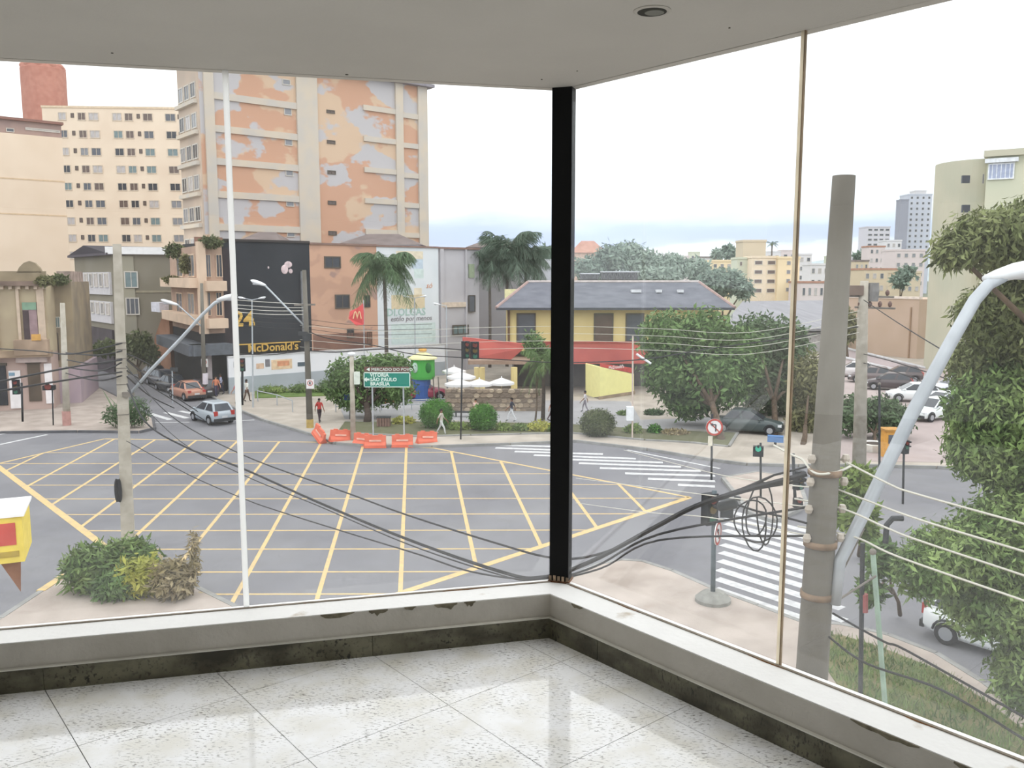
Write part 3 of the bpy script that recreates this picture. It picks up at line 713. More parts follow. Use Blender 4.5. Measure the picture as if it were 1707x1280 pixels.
part('roof_gable', MB().extrude([WGf.P(uF + .3, zt + .15, .55), WGf.P(0, zt + .15, .55), WGf.P(uF * .55, zr, .55)], -WGf.n * 9), M('gable_dark', '3b3840', .9), gb)
z0 = WGs.hit(250, 486)[1]; bpart('wall_seam', gb, WGs, WGs.hit(226, 486)[0], uSd, z0 - .1, z0 + .1, 0, .06, M('seam', '9b937f', .95))
for x, y0, y1 in ((210, 452, 530),):
    a = WGs.hit(209, 500)[0]; win(gb, WGs, a, a + 1.3, WGs.hit(210, 480)[1], WGs.hit(210, 452)[1], out=.13, gm=GL[5], bars=1); win(gb, WGs, a, a + 1.3, WGs.hit(210, 525)[1], WGs.hit(210, 496)[1], out=.13, gm=GL[1], bars=2)

# ---- brown low wall and balcony building on the street corner
c_ = At(336, 462, 73); cor = Vector((c_.x, c_.y, 0)); WPf, WPs = Wall(cor, A1), Wall(cor, A2 + 8)
pb = thing('balcony_building', cor, 'faded pink-beige corner building with box balconies and a dark ground floor', 'building')
uF = WPf.hit(373, 500)[0]; uS = WPs.hit(286, 500)[0]; zt = WPf.hit(350, 409)[1]
m_pb = M('balcony_stucco', 'b49a88', .95, col2='a3897c', scale=.5); m_pbl = M('balcony_stucco_light', 'd6bea8', .95, var=.08, scale=.8)
poly = [WPf.P(0, 0), WPf.P(uF, 0), WPf.P(uF, 0) + (WPs.P(uS, 0) - cor), WPs.P(uS, 0)]
zg = WPf.hit(350, 556)[1]
part('body', MB().prism([(p.x, p.y) for p in poly], zg, zt), m_pb, pb)
part('ground_floor', MB().prism([(p.x, p.y) for p in poly], 0, zg), M('entrance_dark', '1c1b22', .7, var=.5, scale=.6), pb)
for wl, uu, xs in ((WPf, uF, ((342, 352), (359, 371))), (WPs, uS, ((294, 306), (313, 326)))):
    for y0, y1 in ((468, 485), (531, 547)):
        z0, z1 = wl.hit(340, y1)[1], wl.hit(340, y0)[1]
        if wl is WPs: z0 += .25; z1 += .25
        bpart('balcony', pb, wl, .12, uu - .05, z0, z1, 0, 1.0, m_pbl)
    for y0, y1 in ((424, 462), (487, 526)):
        for x0, x1 in xs: winpx(pb, wl, x0, y0, x1, y1, gm=GL[(x0 + y0) % 3], fr=m_pbl, bars=1)
bpart('corner_column', pb, WPf, -.3, .3, zg, zt + .3, -.3, .35, m_pbl)
zc0, zc1 = WPf.hit(350, 590)[1], WPf.hit(350, 572)[1]
bpart('marquee', pb, WPf, -1.5, uF, zc0, zc1, 0, 1.6, M('marquee_grey', '5d626a', .8, var=.2)); bpart('marquee', pb, WPs, -1.5, uS, zc0, zc1, 0, 1.6, M('marquee_grey', ''))
bpart('pale_pillar', pb, WPf, .1, .45, 0, zc0, 0, .3, M('pillar_pale', 'b9aeb0', .8))  # pillar in one plain pale colour
for k in range(6):
    q = WPf.P(uF * (.1 + .16 * k), zt + .1, -.5); part('roof_planter', MB().box((q.x, q.y, zt + .35), (.9, .7, .7), .3), M('planter', '8e6d60', .9, var=.2), pb)
WBr = Wall(WPs.P(uS + .2, 0), A2)
br = thing('brick_annex', WBr.P(0, 0), 'low orange brick annex left of the balcony building', 'building')
uB = WBr.hit(262, 560)[0]; zb = WBr.hit(280, 530)[1]
part('body', MB().extrude([WBr.P(0, 0, .3), WBr.P(uB, 0, .3), WBr.P(uB, zb * .62, .3), WBr.P(uB * .45, zb, .3), WBr.P(0, zb, .3)], -WBr.n * 5), M('annex_brick', 'a07862', .95, col2='8d6650', scale=.6), br)
u0, u1_, z0, z1 = rect(WBr, 272, 503, 287, 520); bpart('white_awning', br, WBr, u0, u1_, z0, z1, .3, 1.2, M('awning_white', 'd3d3dd', .7))

# ---- black club, orange wall, painted advert wall, grey building: one row
c_ = At(372, 462, 75); cor = Vector((c_.x, c_.y, 0)); WN = Wall(cor, A1)
def U(x, y=500): return WN.hit(x, y)[0]
ZT = WN.hit(440, 403.5)[1]
cl = thing('black_building', cor, 'black-fronted building with gold hours sign and gold lettering', 'building')
bpart('front', cl, WN, 0, U(518), 0, ZT, -10, 0, M('club_black', '2c3038', .6, col2='232830', scale=.4))
bpart('roof_trim', cl, WN, -.1, U(518), ZT, ZT + .2, -.5, .15, M('club_trim', '3d3838', .8))
bpart('side_panel', cl, WN, -.25, U(385), WN.hit(378, 590)[1], ZT - .6, 0, .12, M('club_panel', '3a3238', .7))
m_gold = M('gold_letter', 'e0bd62', .5, col2='d8a94e', scale=3)
zs = WN.hit(405, 543)[1]
letter('24', 1.85, WN, U(386), zs, .12, m_gold, cl, bold=.05, shear=.1); letter('h', .7, WN, U(416.5), zs + .02, .12, m_gold, cl, bold=.02)
zb0, zb1 = WN.hit(440, 594)[1], WN.hit(440, 572)[1]
sg = bpart('sign_board', cl, WN, U(386), U(497), zb0, zb1, 0, .22, M('sign_black', '1b1917', .6)); bpart('sign_edge', cl, WN, U(386), U(497), zb1 - .05, zb1 + .03, .0, .26, m_gold, sg)
letter("McDonald's", 1.02, WN, U(408), WN.hit(440, 585)[1], .24, m_gold, cl, bold=.02)
letter('drive', .42, WN, U(472), WN.hit(470, 592)[1], .24, M('letter_pale', 'c9c4c0', .6), cl)
u0, u1_, z0, z1 = rect(WN, 469, 436, 488, 458)
em = MB()
for (x, y, rx, rz_) in ((474, 449, .35, .42), (480, 441, .38, .3), (484, 452, .2, .22), (447, 446, .08, .12)):
    u, z = WN.hit(x, y); em.add([WN.P(u + rx * math.cos(2 * PI * k / 14), z + rz_ * math.sin(2 * PI * k / 14), .06) for k in range(14)] + [WN.P(u + rx * .8 * math.cos(2 * PI * k / 14), z + rz_ * .8 * math.sin(2 * PI * k / 14), .1) for k in range(14)],
           [tuple(range(14, 28))] + [(k, (k + 1) % 14, 14 + (k + 1) % 14, 14 + k) for k in range(14)])
part('wall_emblem', em, M('emblem_pink', 'd7c3c6', .7, var=.2, scale=3), cl)
bpart('grey_post', cl, WN, U(502), U(505), WN.hit(503, 560)[1], WN.hit(503, 452)[1], 0, .3, M('post_grey', '8d8f93', .8))
ow_ = thing('orange_building', WN.P(U(518), 0), 'worn orange building with dark little windows behind the palm', 'building')
bpart('body', ow_, WN, U(518), U(629), 0, ZT - .1, -10, 0, tri_paint('worn_orange', 'cca48d', 'bf9984', 'a98c82', .25, .3, .5, .6))
bpart('roof_trim', ow_, WN, U(518), U(629), ZT - .1, ZT + .08, -.4, .15, M('tile_edge', '8a7168', .9))
bpart('stained_base', ow_, WN, U(520), U(619), 0, WN.hit(560, 556)[1], 0, .03, M('stain_brown', '7a5a50', .95, col2='9c7764', scale=.5))
for x0, y0, x1, y1 in ((540, 427, 568, 447), (558, 491, 583, 514), (607, 492, 617, 512), (578, 548, 590, 563), (612, 553, 620, 572)):
    winpx(ow_, WN, x0, y0, x1, y1, gm=GL[0], fr=m_framed, bars=1)
aw = thing('advert_building', WN.P(U(629), 0), 'white wall painted with a faded advertisement', 'building')
bpart('body', aw, WN, U(629), U(731), 0, ZT - .15, -10, .02, M('advert_white', 'dfe4e8', .9, col2='d3dadf', scale=.4))
bpart('roof_trim', aw, WN, U(629), U(731), ZT - .15, ZT + .02, -.4, .15, M('tile_edge', ''))
m_ty, m_tb, m_to, m_tg = M('paint_cream', 'e4d9c2', .9, var=.08), M('paint_blue', 'c3d2df', .9, var=.08), M('paint_ochre', 'd8c8a8', .9, var=.08), M('paint_mint', 'cfdedb', .9, var=.08)
for x0, y0, x1, y1, mm in ((660, 418, 705, 432, m_ty), (686, 432, 705, 448, m_tb), (652, 492, 708, 514, m_to), (690, 480, 703, 492, m_ty), (690, 448, 706, 464, m_tg), (652, 540, 726, 570, m_tg)):
    u0, u1_, z0, z1 = rect(WN, x0, y0, x1, y1); bpart('painted_patch', aw, WN, u0, u1_, z0, z1, .02, .03, mm)
m_tx = M('paint_text_green', 'a9c4bd', .9); m_tx2 = M('paint_text_dark', '857f83', .9); m_tx3 = M('paint_text_orange', 'd89f80', .9)
letter('DI.OLGAS', 1.05, WN, U(644), WN.hit(670, 526)[1], .04, m_tx, aw, bold=.02); letter('estilo por menos', .72, WN, U(650), WN.hit(670, 535)[1], .04, m_tx2, aw, shear=.2)
letter('só', .8, WN, U(710), WN.hit(715, 480)[1], .04, m_tx3, aw, shear=.3)
gw = thing('grey_row_building', WN.P(U(731), 0), 'grey plastered building with a narrow stair window right of the advertisement', 'building')
m_gw = M('grey_plaster', 'c3c1c6', .95, col2='b5b2b6', scale=.35)
bpart('body', gw, WN, U(731), U(800), 0, ZT - .2, -10, -.15, m_gw); bpart('roof_trim', gw, WN, U(731), U(800), ZT - .2, ZT, -.6, .1, M('tile_edge', ''))
for x0, x1 in ((734, 740), (776, 778)): bpart('pilaster', gw, WN, U(x0), U(x1), 0, ZT - .2, -.15, .1, m_gw)
u0, u1_, z0, z1 = rect(WN, 782, 440, 791, 463); bpart('green_shutter', gw, WN, u0, u1_, z0, z1, -.15, .0, M('shutter_green', '9aa78c', .8))
winpx(gw, WN, 781, 492, 792, 520, gm=GL[1], fr=m_framed, bars=0); winpx(gw, WN, 754, 542, 781, 557, gm=GL[5], fr=m_framed, bars=2)
bpart('pediment', gw, WN, U(735), U(776), WN.hit(750, 512)[1], WN.hit(750, 504)[1], -.15, .1, M('ledge_beige', 'd4c4b3', .9))
# white industrial building behind the palms
c_ = At(800, 462, 102); WI = Wall((c_.x, c_.y), 88)
ib = thing('white_office', (c_.x, c_.y, 0), 'white office block with grey horizontal window bands behind the palms', 'building')
bpart('body', ib, WI, 0, WI.hit(935, 500)[0], 0, WI.hit(860, 432)[1], -9, 0, M('office_white', 'cdd0d8', .9, var=.05, scale=.5))
for y0, y1 in ((470, 486), (500, 532)):
    u0, u1_, z0, z1 = rect(WI, 806, y0, 900, y1); win(ib, WI, u0, u1_, z0, z1, gm=GL[2], bars=6)
# hipped tile roofs peeking over the row
def hip_roof(name, xl, xr, yb, yt, depth, label, mat, wallm):
    a, b = At(xl, yb, depth), At(xr, yb, depth); t = At((xl + xr) / 2, yt, depth + 5)
    h = thing(name, ((a.x + b.x) / 2, depth + 5, 0), label, 'building')
    x0, x1, z0, z1 = a.x, b.x, a.z, t.z; dp = 7; rl = (x1 - x0) * .18; xm = (x0 + x1) / 2
    v = [(x0, depth, z0), (x1, depth, z0), (x1, depth + dp, z0), (x0, depth + dp, z0), (xm - rl, depth + dp / 2, z1), (xm + rl, depth + dp / 2, z1)]
    part('roof', MB().add(v, [(0, 1, 5, 4), (1, 2, 5), (2, 3, 4, 5), (3, 0, 4), (3, 2, 1, 0)]), mat, h)
    part('wall', MB().box(((x0 + x1) / 2, depth + dp / 2, z0 / 2), (x1 - x0 - .8, dp - .8, z0)), wallm, h)
    return h
m_tile2 = M('roof_tile_grey', '857a78', .95, col2='746a68', scale=1, bump=.3, bscale=6); m_tiler = M('roof_tile_red', 'b78d7c', .95, col2='a57d6c', scale=1, bump=.3, bscale=6)
hip_roof('hipped_house', 388, 470, 405, 388, 88, 'grey tile hipped roof above the black building', m_tile2, m_gw)
hip_roof('hipped_house', 558, 704, 408, 391, 94, 'wide brown tile hipped roof above the orange wall', m_tile2, m_gw)
hip_roof('hipped_house', 776, 872, 412, 401, 101, 'low tile roof above the grey building behind the palms', m_tile2, m_gw)
hip_roof('hillside_house', 952, 1012, 421, 402, 165, 'salmon hillside house with terracotta hipped roof among trees', m_tiler, M('salmon', 'd5b9aa', .9))

# ---- white boundary wall with posters
WW = Wall(WN.P(0, 0, 2.6), A1)
def UW(x): return WW.hit(x, 620)[0]
bw = thing('boundary_wall', WW.P(0, 0), 'long white boundary wall with grey base and faded posters', 'wall')
z1, z0 = WW.hit(480, 590)[1], WW.hit(480, 622)[1]
bpart('white_band', bw, WW, UW(381), UW(742), z0, z1, -.25, 0, M('band_bright', 'e6e8ee', .8, var=.05, scale=.6))
bpart('grey_base', bw, WW, UW(381), UW(742), 0, z0, -.25, .03, M('base_grey', 'a9b1b9', .9, var=.08, scale=.6)); bpart('coping', bw, WW, UW(381), UW(742), z1, z1 + .1, -.3, .06, M('coping', 'c9c9cc', .9))
for x0, y0, x1, y1, mm in ((389, 603, 395, 612, '9a9aa0'), (427, 606, 440, 614, 'd8b9a0'), (442, 599, 450, 611, '77757c'), (452, 600, 487, 614, 'e2c6a6'), (462, 602, 482, 609, 'd99a78'), (496, 604, 509, 610, '55636f')):
    u0, u1_, z0_, z1_ = rect(WW, x0, y0, x1, y1); bpart('poster', bw, WW, u0, u1_, z0_, z1_, 0, .02 if mm != 'd99a78' else .03, M('poster_' + mm, mm, .9, var=.15, scale=3))

# ---- restaurant with dark roof and red parapet
m_yw = M('restaurant_yellow', 'e6d59a', .9, col2='ddca8e', scale=.5); m_slate = M('slate_roof', '6f727c', .8, col2='5f626d', scale=.9, stretch=(1, 1, 3), bump=.35, bscale=7); m_redp = M('red_parapet', 'c0635a', .8, col2='b05a55', scale=.5)
c_ = At(846, 508, 76); WM = Wall((c_.x, c_.y), 89)
rt = thing('restaurant', (c_.x, c_.y, 0), 'yellow two-storey restaurant with dark grey hipped roof and red parapet', 'building')
ze = WM.hit(900, 512)[1]; uE = WM.hit(1196, 510)[0]; zm = WM.hit(900, 585)[1]
bpart('upper_wall', rt, WM, 0, uE, zm, ze, -12, 0, m_yw)
zr = At(1000, 470, 82).z
e0, e1, e2_, e3 = WM.P(-1.0, ze, 1.3), WM.P(uE + 1.2, ze, 1.3), WM.P(uE + 1.2, ze, -13.3), WM.P(-1.0, ze, -13.3)
r0_, r1_ = At(880, 470, 82), At(1165, 470, 82); r0_.z = r1_.z = zr
part('roof', MB().add([e0, e1, e2_, e3, r0_, r1_], [(0, 1, 5, 4), (1, 2, 5), (2, 3, 4, 5), (3, 0, 4), (3, 2, 1, 0)]), m_slate, rt)
part('ridge_cap', MB().tube([r0_, r1_], .18, 6), M('ridge_pale', 'b9b0ae', .9), rt)
for a, b in ((e0, r0_), (e1, r1_)): part('hip_cap', MB().tube([a, b], .14, 6), M('hip_pinkish', 'a58d88', .9), rt)
bpart('eave_fascia', rt, WM, -1.0, uE + 1.2, ze - .22, ze, 1.15, 1.32, M('fascia_slate', '474a52', .8))
for x, y in ((930, 482), (1060, 484), (1098, 486), (1134, 485)):
    q = At(x, y, 79); q.z = ze + (zr - ze) * .62; part('roof_vent', MB().box((q.x, 79.0, q.z + .02), (.9 if x == 1060 else .5, .7, .25)), M('vent_white', 'd8dade', .7), rt)
for x0, x1 in ((861, 893), (990, 1022), (1043, 1073)):
    w_ = winpx(rt, WM, x0, 522, x1, 572, gm=GL[1] if x0 != 990 else GL[4], fr=m_framed, bars=0)
for x0, x1 in ((846, 850), (925, 929)): bpart('downpipe', rt, WM, WM.hit(x0, 540)[0], WM.hit(x1, 540)[0], zm, ze, 0, .2, M('pipe_brown', '6b5440', .8))
bpart('yellow_stub', rt, WM, -.2, .9, ze, ze + 1.5, -6, -5, M('stub_yellow', 'efe7b4', .9))
bpart('ground_floor', rt, WM, .6, uE, 0, zm, -11.5, -1.5, M('ground_floor_dark', '6d6a66', .8, col2='57545a', scale=.4))
# terrace parapets
pa = [(771, 562, 67), (874, 573, 71)]; pbm = [(771, 588, 67), (786, 597, 67), (850, 601, 70), (874, 580, 71)]
top = [At(x, y, d) for x, y, d in pa]; bot = [At(x, y, d) for x, y, d in pbm]
part('red_parapet', MB().extrude([top[0], top[1], bot[3], bot[2], bot[1], bot[0]], (.05, .35, 0)), m_redp, rt)
lt = MB()
for x, y in ((779, 579), (791, 580)):
    q = At(x, y, 66.8); lt.ball((q.x, q.y, q.z), (.32, .12, .5), 10, 6)
part('terrace_speaker', lt, M('speaker_dark', '33262b', .7), rt)
WP2 = Wall(At(905, 600, 73).xy.to_3d(), 89)
a, b = WP2.hit(893, 590)[0], WP2.hit(1080, 590)[0]; zt_, zb_ = WP2.hit(1000, 572)[1], WP2.hit(1000, 606)[1]
bpart('red_parapet', rt, WP2, a, b, zb_, zt_, -.4, 0, m_redp); bpart('parapet_cap', rt, WP2, a, b, zt_, zt_ + .12, -.45, .05, M('red_cap', '9c4a45', .8))
bpart('terrace_floor', rt, WP2, WP2.hit(780, 590)[0], b, zb_ - .1, zb_ + .25, -6.5, -.4, M('terrace_floor', 'a58f80', .9))
# lower yellow playground wall, slanting
ly = [At(1000, 612, 69), At(1056, 624, 72), At(1056, 653, 72), At(1000, 661, 69)]
part('slanting_yellow_wall', MB().extrude(ly, (.1, .4, 0)), M('bright_yellow', 'ece7a0', .9, var=.04), rt)
part('yellow_wall_end', MB().extrude([At(976, 606, 72), At(1000, 612, 69), At(1000, 661, 69), At(976, 664, 72)], (.1, .4, 0)), M('bright_yellow', ''), rt)
part('wall_plinth', MB().extrude([At(998, 661, 68.9), At(1058, 652, 72), At(1058, 662, 72), At(998, 671, 68.9)], (.1, .45, 0)), M('plinth_brown', '9c8a74', .95, var=.2, scale=1), rt)
sb = MB().extrude([At(1000, 606, 69.2), At(1056, 614, 72), At(1056, 622, 72), At(1000, 611, 69.2)], (.05, .2, 0)); part('sign_strip', sb, M('strip_red', 'b9473f', .7), rt)
WSs = Wall(At(1000, 606, 69.0).xy.to_3d(), math.degrees(math.atan2(At(1056, 614, 71.8).x - At(1000, 606, 69).x, 2.8)))
letter("McDonald's", .40, WSs, WSs.hit(1014, 612)[0], WSs.hit(1025, 614.5)[1], .05, M('letter_white', 'e8d9d9', .6), rt)
for x in (796, 857, 803): 
    q = At(x, 640, 70); part('column', MB().tube([(q.x, q.y, .14), (q.x, q.y, zb_)], .28, 10), m_yw, rt)
# rooftop water tanks
for x0, x1, y0, y1 in ((968, 1000, 456, 468), (1003, 1066, 453, 468)):
    a, b = At(x0, y1, 92), At(x1, y0, 92)
    tk = thing('rooftop_plant', ((a.x + b.x) / 2, 92, a.z), 'lattice-sided rooftop plant frame %s' % ('next to the black post' if x0 < 1000 else 'in the middle of the dark roof'), 'roof equipment')
    part('frame_top', MB().box(((a.x + b.x) / 2, 92.8, b.z), (b.x - a.x, 1.8, .12)), M('plant_pale', 'c9ccd0', .6), tk)
    n_ = 5 if x0 < 1000 else 9
    for k in range(n_):
        xa, xb = a.x + (b.x - a.x) * k / n_, a.x + (b.x - a.x) * (k + 1) / n_
        part('lattice', MB().tube([(xa, 92, a.z - .4), (xb, 92, b.z)], .05, 5).tube([(xb, 92, a.z - .4), (xa, 92, b.z)], .05, 5), M('plant_dark', '60605f', .6), tk)
    part('fan_box', MB().box(((a.x + b.x) / 2, 93.2, (a.z + b.z) / 2 - .3), ((b.x - a.x) * .95, 1.0, (b.z - a.z) + .5)), M('plant_grey', '77757a', .8), tk)  # fan box in plain grey behind the lattice
    part('support', MB().box(((a.x + b.x) / 2, 93.2, (a.z - .6) / 2), ((b.x - a.x) * .9, 1.0, a.z - .6)), M('plant_support', '8b8580', .9), tk)

# ---- stone retaining wall in front of the terrace
WSt = Wall((G(742, 688).x, G(742, 688).y), 91)
u1_ = WSt.hit(905, 690)[0]; zst = WSt.hit(800, 648)[1]
st = thing('stone_wall', WSt.P(0, .0), 'low wall of brown field stones under the white parasols', 'wall')
bpart('core', st, WSt, 0, u1_, 0, zst - .05, -.5, -.02, M('stone_mortar', '8d8073', .95, var=.2, scale=2))
rs = random.Random(8); stones = []
for v in range(3):
    mb = MB(); n = 7
    mb.add([(math.cos(2 * PI * k / n + v) * (.5 + .12 * rs.random()), .04, math.sin(2 * PI * k / n + v) * (.5 + .12 * rs.random())) for k in range(n)] +
           [(math.cos(2 * PI * k / n + v) * .38, -.06, math.sin(2 * PI * k / n + v) * .38) for k in range(n)], [tuple(range(n, 2 * n))[::-1]] + [(k, n + k, n + (k + 1) % n, (k + 1) % n) for k in range(n)])
    for ci, c in enumerate(('9d8d7c', 'b5a591', '85786c')):
        me = mb.mesh('stone'); setmat(me, M('stone_%d' % ci, c, .95, var=.2, scale=2)); stones.append(me)
nz_ = max(4, int(zst / .34)); nx_ = int(abs(u1_) / .46)
for i in range(nx_):
    for j in range(nz_):
        o = inst('stone', rs.choice(stones), st, sc=(rs.uniform(.42, .75), rs.uniform(.6, 1.3), zst / nz_ * rs.uniform(.75, 1.1)))
        place(o, WSt, (i + .5 + (.5 if j % 2 else 0) + rs.uniform(-.15, .15)) * u1_ / (nx_ + .5), zst / nz_ * (j + .5 + rs.uniform(-.08, .08)), -.03, st)

# ---- round pale green building on the right
c_ = At(1622, 462, 92); r0 = 66 * 92 / FPX
rg = thing('round_tower_building', (c_.x, c_.y, 0), 'pale green building with a rounded stair tower and glazed top floor', 'building')
zt = At(1600, 264, 88).z
m_pg = M('pale_green', 'c6c2ae', .9, col2='bbbba8', scale=.3)
part('stair_tower', MB().lathe([(r0, 0), (r0, zt), (r0 - .25, zt), (r0 - .25, zt - .4)], (c_.x, c_.y, 0), 48), m_pg, rg, smooth=False)
WQ = Wall(At(1633, 462, 86.8).xy.to_3d(), 122)
zt2 = WQ.hit(1690, 249)[1]
bpart('main_block', rg, WQ, 0, WQ.hit(1900, 400)[0], 0, zt2 - .6, -14, 0, M('pale_green_main', 'd2d1bb', .9, col2='c8ccb6', scale=.3))
bpart('roof_slab', rg, WQ, -.3, WQ.hit(1900, 400)[0], zt2 - .6, zt2, -14, .6, m_pg)
u0, u1_, z0, z1 = rect(WQ, 1648, 272, 1690, 300); win(rg, WQ, u0, u1_, WQ.hit(1670, 299)[1], WQ.hit(1670, 272)[1], gm=M('glass_sky', 'a9b3cc', .2, var=.1), fr=M('frame_white', 'e4e9ee', .5), bars=5, out=.1)
win(rg, WQ, WQ.hit(1632, 300)[0] + .3, u0 - .3, WQ.hit(1640, 306)[1], WQ.hit(1640, 290)[1], gm=GL[1], bars=1)
bpart('window_head', rg, WQ, u0 - .3, u1_ + .3, WQ.hit(1670, 271)[1], WQ.hit(1670, 264)[1], 0, .5, M('frame_white', ''))
for y in (299, 348):
    q = At(1609, y, 87.9); part('stair_window', MB().box((q.x, c_.y - r0 * .985, q.z), (.75, .25, .75)), GL[0], rg)
# tan party wall, low white sheds and lot wall
WT = Wall((At(1535, 462, 104).x, At(1535, 462, 104).y), A2 + 14)
tw_ = thing('tan_building', WT.P(0, 0), 'blank tan rendered wall behind the parking lot', 'building')
bpart('body', tw_, WT, 0, WT.hit(1409, 540)[0], 0, WT.hit(1500, 498)[1], -10, 0, M('tan_render', 'c7b09f', .95, col2='bda692', scale=.3))
bpart('drain_pipe', tw_, WT, WT.hit(1519, 540)[0], WT.hit(1517, 540)[0], 0, WT.hit(1518, 512)[1], 0, .15, M('pipe_tan', 'a58a74', .8))
bpart('parapet', tw_, WT, 0, WT.hit(1409, 540)[0], WT.hit(1500, 498)[1], WT.hit(1500, 494)[1], -.5, .1, M('tan_parapet', 'e6d9d0', .9))
for x0, y0, x1, y1, d0, d1, lab in ((1408, 580, 1562, 618, 98, 92, 'upper pale lot wall below the tan building'), (1408, 596, 1566, 634, 92, 86, 'lower pale lot wall behind the parked cars')):
    a, b = At(x0, y0, d0), At(x1, y1, d1); a2, b2 = Vector((a.x, a.y, .1)), Vector((b.x, b.y, .1))
    lw_ = thing('lot_wall', (a.x, a.y, 0), lab, 'wall', 'pale walls of the parking lot')
    part('panel', MB().extrude([a2, b2, b, a], (.05, .4, 0)), M('lot_wall_pale', 'd9cdcf', .9, var=.06, scale=.4), lw_); part('coping', MB().tube([a, b], .16, 6), M('coping', ''), lw_)
# big grey warehouse roof
a, b, c, d = At(1238, 502, 150), At(1410, 500, 150), At(1410, 548, 112), At(1200, 548, 112)
wh = thing('warehouse', ((c.x + d.x) / 2, 112, 0), 'wide grey metal warehouse roof behind the trees', 'building')
part('roof', MB().add([a, b, c, d] + [v - Vector((0, 0, .3)) for v in (a, b, c, d)], [(3, 2, 1, 0)[::-1], (4, 5, 6, 7), (0, 1, 5, 4), (1, 2, 6, 5), (2, 3, 7, 6), (3, 0, 4, 7)]), M('metal_roof', '8f8f96', .7, col2='7d7d83', scale=.3, stretch=(6, .3, 1)), wh)
part('wall', MB().box(((c.x + d.x) / 2, 124, c.z / 2 - .3), (c.x - d.x - 1, 22, c.z - .5)), M('warehouse_wall', 'b9b7ba', .9), wh)
part('white_gutter', MB().tube([At(1258, 520, 135), At(1330, 528, 128)], .25, 5), M('gutter_white', 'dcdcde', .7), wh)
# small red-roofed stall near the trees
q = At(1196, 532, 80); sk = thing('red_stall', (q.x, 80, 0), 'small stall with white flat roof and red fascia above the green trees', 'building')
a, b = At(1172, 532, 80), At(1214, 532, 80); z0, z1 = At(1190, 548, 80).z, At(1190, 532, 80).z
part('red_fascia', MB().box(((a.x + b.x) / 2, 81, (z0 + z1) / 2), (b.x - a.x - .4, 2, z1 - z0)), m_redp, sk); part('flat_roof', MB().box(((a.x + b.x) / 2, 81, z1 + .08), (b.x - a.x + .6, 2.6, .16)), M('roof_white', ''), sk)
part('post', MB().box(((a.x + b.x) / 2, 81, z0 / 2), (.4, .4, z0)), m_gw, sk)

# ---- city in the distance
def tower(x0, x1, yt, depth, mat, label, cols, rows, gm=None, wf=.5, hf=.45, yb=520, roof=None, fr=None):
    a, b = At(x0, 462, depth), At(x1, 462, depth); wl = Wall((a.x, a.y), 90); zt = wl.hit((x0 + x1) / 2, yt)[1]; wd = b.x - a.x
    t = thing('distant_building', (a.x, a.y, 0), label, 'building')
    bpart('body', t, wl, 0, wd, 0, zt, -wd * .7 - 3, 0, mat)
    bpart('roof_parapet', t, wl, -.15, wd + .15, zt, zt + .02 * zt * .3 + .4, -wd * .7 - 3.1, .15, roof or mat)
    z0 = max(1.0, wl.hit(x0, yb)[1]); cw = wd / max(1, cols); rh = (zt - z0) / max(1, rows)
    for i in range(cols):
        for j in range(rows):
            win(t, wl, cw * (i + .5 - wf / 2), cw * (i + .5 + wf / 2), z0 + rh * (j + .5 - hf / 2), z0 + rh * (j + .5 + hf / 2), gm=gm or GL[(i + j) % 3 + 1], fr=fr or m_frame, bars=0)
    return t
m_dw = M('distant_white', 'dcdade', .95, var=.04, scale=.1); m_dp = M('distant_pink', 'd8cccc', .95, var=.05, scale=.1); m_dy = M('distant_yellow', 'efdcb8', .95, var=.04, scale=.1)
m_dg = M('distant_grey', '9d9fab', .95, var=.05, scale=.1); m_dt = M('distant_tan', 'cfc0a8', .95, var=.05, scale=.1); m_dgr = M('distant_greenish', 'cdd0bd', .95, var=.05, scale=.1)
tower(1495, 1508, 334, 520, m_dg, 'slim dark grey high-rise slab on the right skyline', 1, 0)
tower(1508, 1546, 325, 530, M('highrise_blue', 'c6cad6', .9, var=.05, scale=.1), 'tallest white and blue high-rise on the right skyline', 4, 11, gm=GL[1], wf=.4, yb=425)
tower(1518, 1536, 319, 562, m_dw, 'raised core behind the tallest high-rise', 1, 0)
tower(1442, 1480, 379, 460, M('highrise_mid', 'cfcdd6', .9, var=.05), 'grey apartment tower with balcony stripes on the skyline', 4, 5, gm=GL[1], wf=.7, yb=420)
tower(1447, 1473, 412, 300, m_dp, 'pinkish apartment block with red roof edge', 3, 4, yb=470, roof=m_tiler)
tower(1474, 1500, 402, 330, m_dw, 'white apartment block between two pink ones', 3, 5, yb=470)
tower(1490, 1540, 418, 260, m_dp, 'wide pale mauve block in front of the high-rise', 4, 4, yb=480, gm=GL[2])
tower(1500, 1535, 455, 200, m_dt, 'low tan house front left of the round green tower', 3, 2, yb=490)
tower(1424, 1447, 436, 240, m_dt, 'small beige house right of the large concrete pole', 3, 2, yb=470, roof=m_tile2)
tower(1440, 1500, 450, 215, m_dt, 'row of beige houses behind the wire pole', 5, 2, yb=490, roof=m_tiler)
tower(1330, 1352, 425, 260, m_dw, 'white house right of the yellow block', 2, 3, yb=470)
tower(1350, 1382, 442, 240, m_dw, 'white house left of the large concrete pole', 3, 2, yb=480)
tower(1336, 1395, 472, 190, m_dp, 'low pink row houses with red roofs', 6, 1, yb=500, roof=m_tiler)
tower(1237, 1275, 403, 215, m_dt, 'tan stair tower rising behind the yellow block', 1, 0)
yb_ = tower(1296, 1332, 431, 200, m_dy, 'yellow apartment block with blank gable wall', 1, 4, yb=490, wf=.18, gm=GL[2])
tower(1253, 1296, 430, 201, M('distant_peach', 'e8d6be', .95, var=.05), 'cream wing of the yellow block with long balcony windows', 2, 4, yb=492, wf=.62, gm=GL[4])
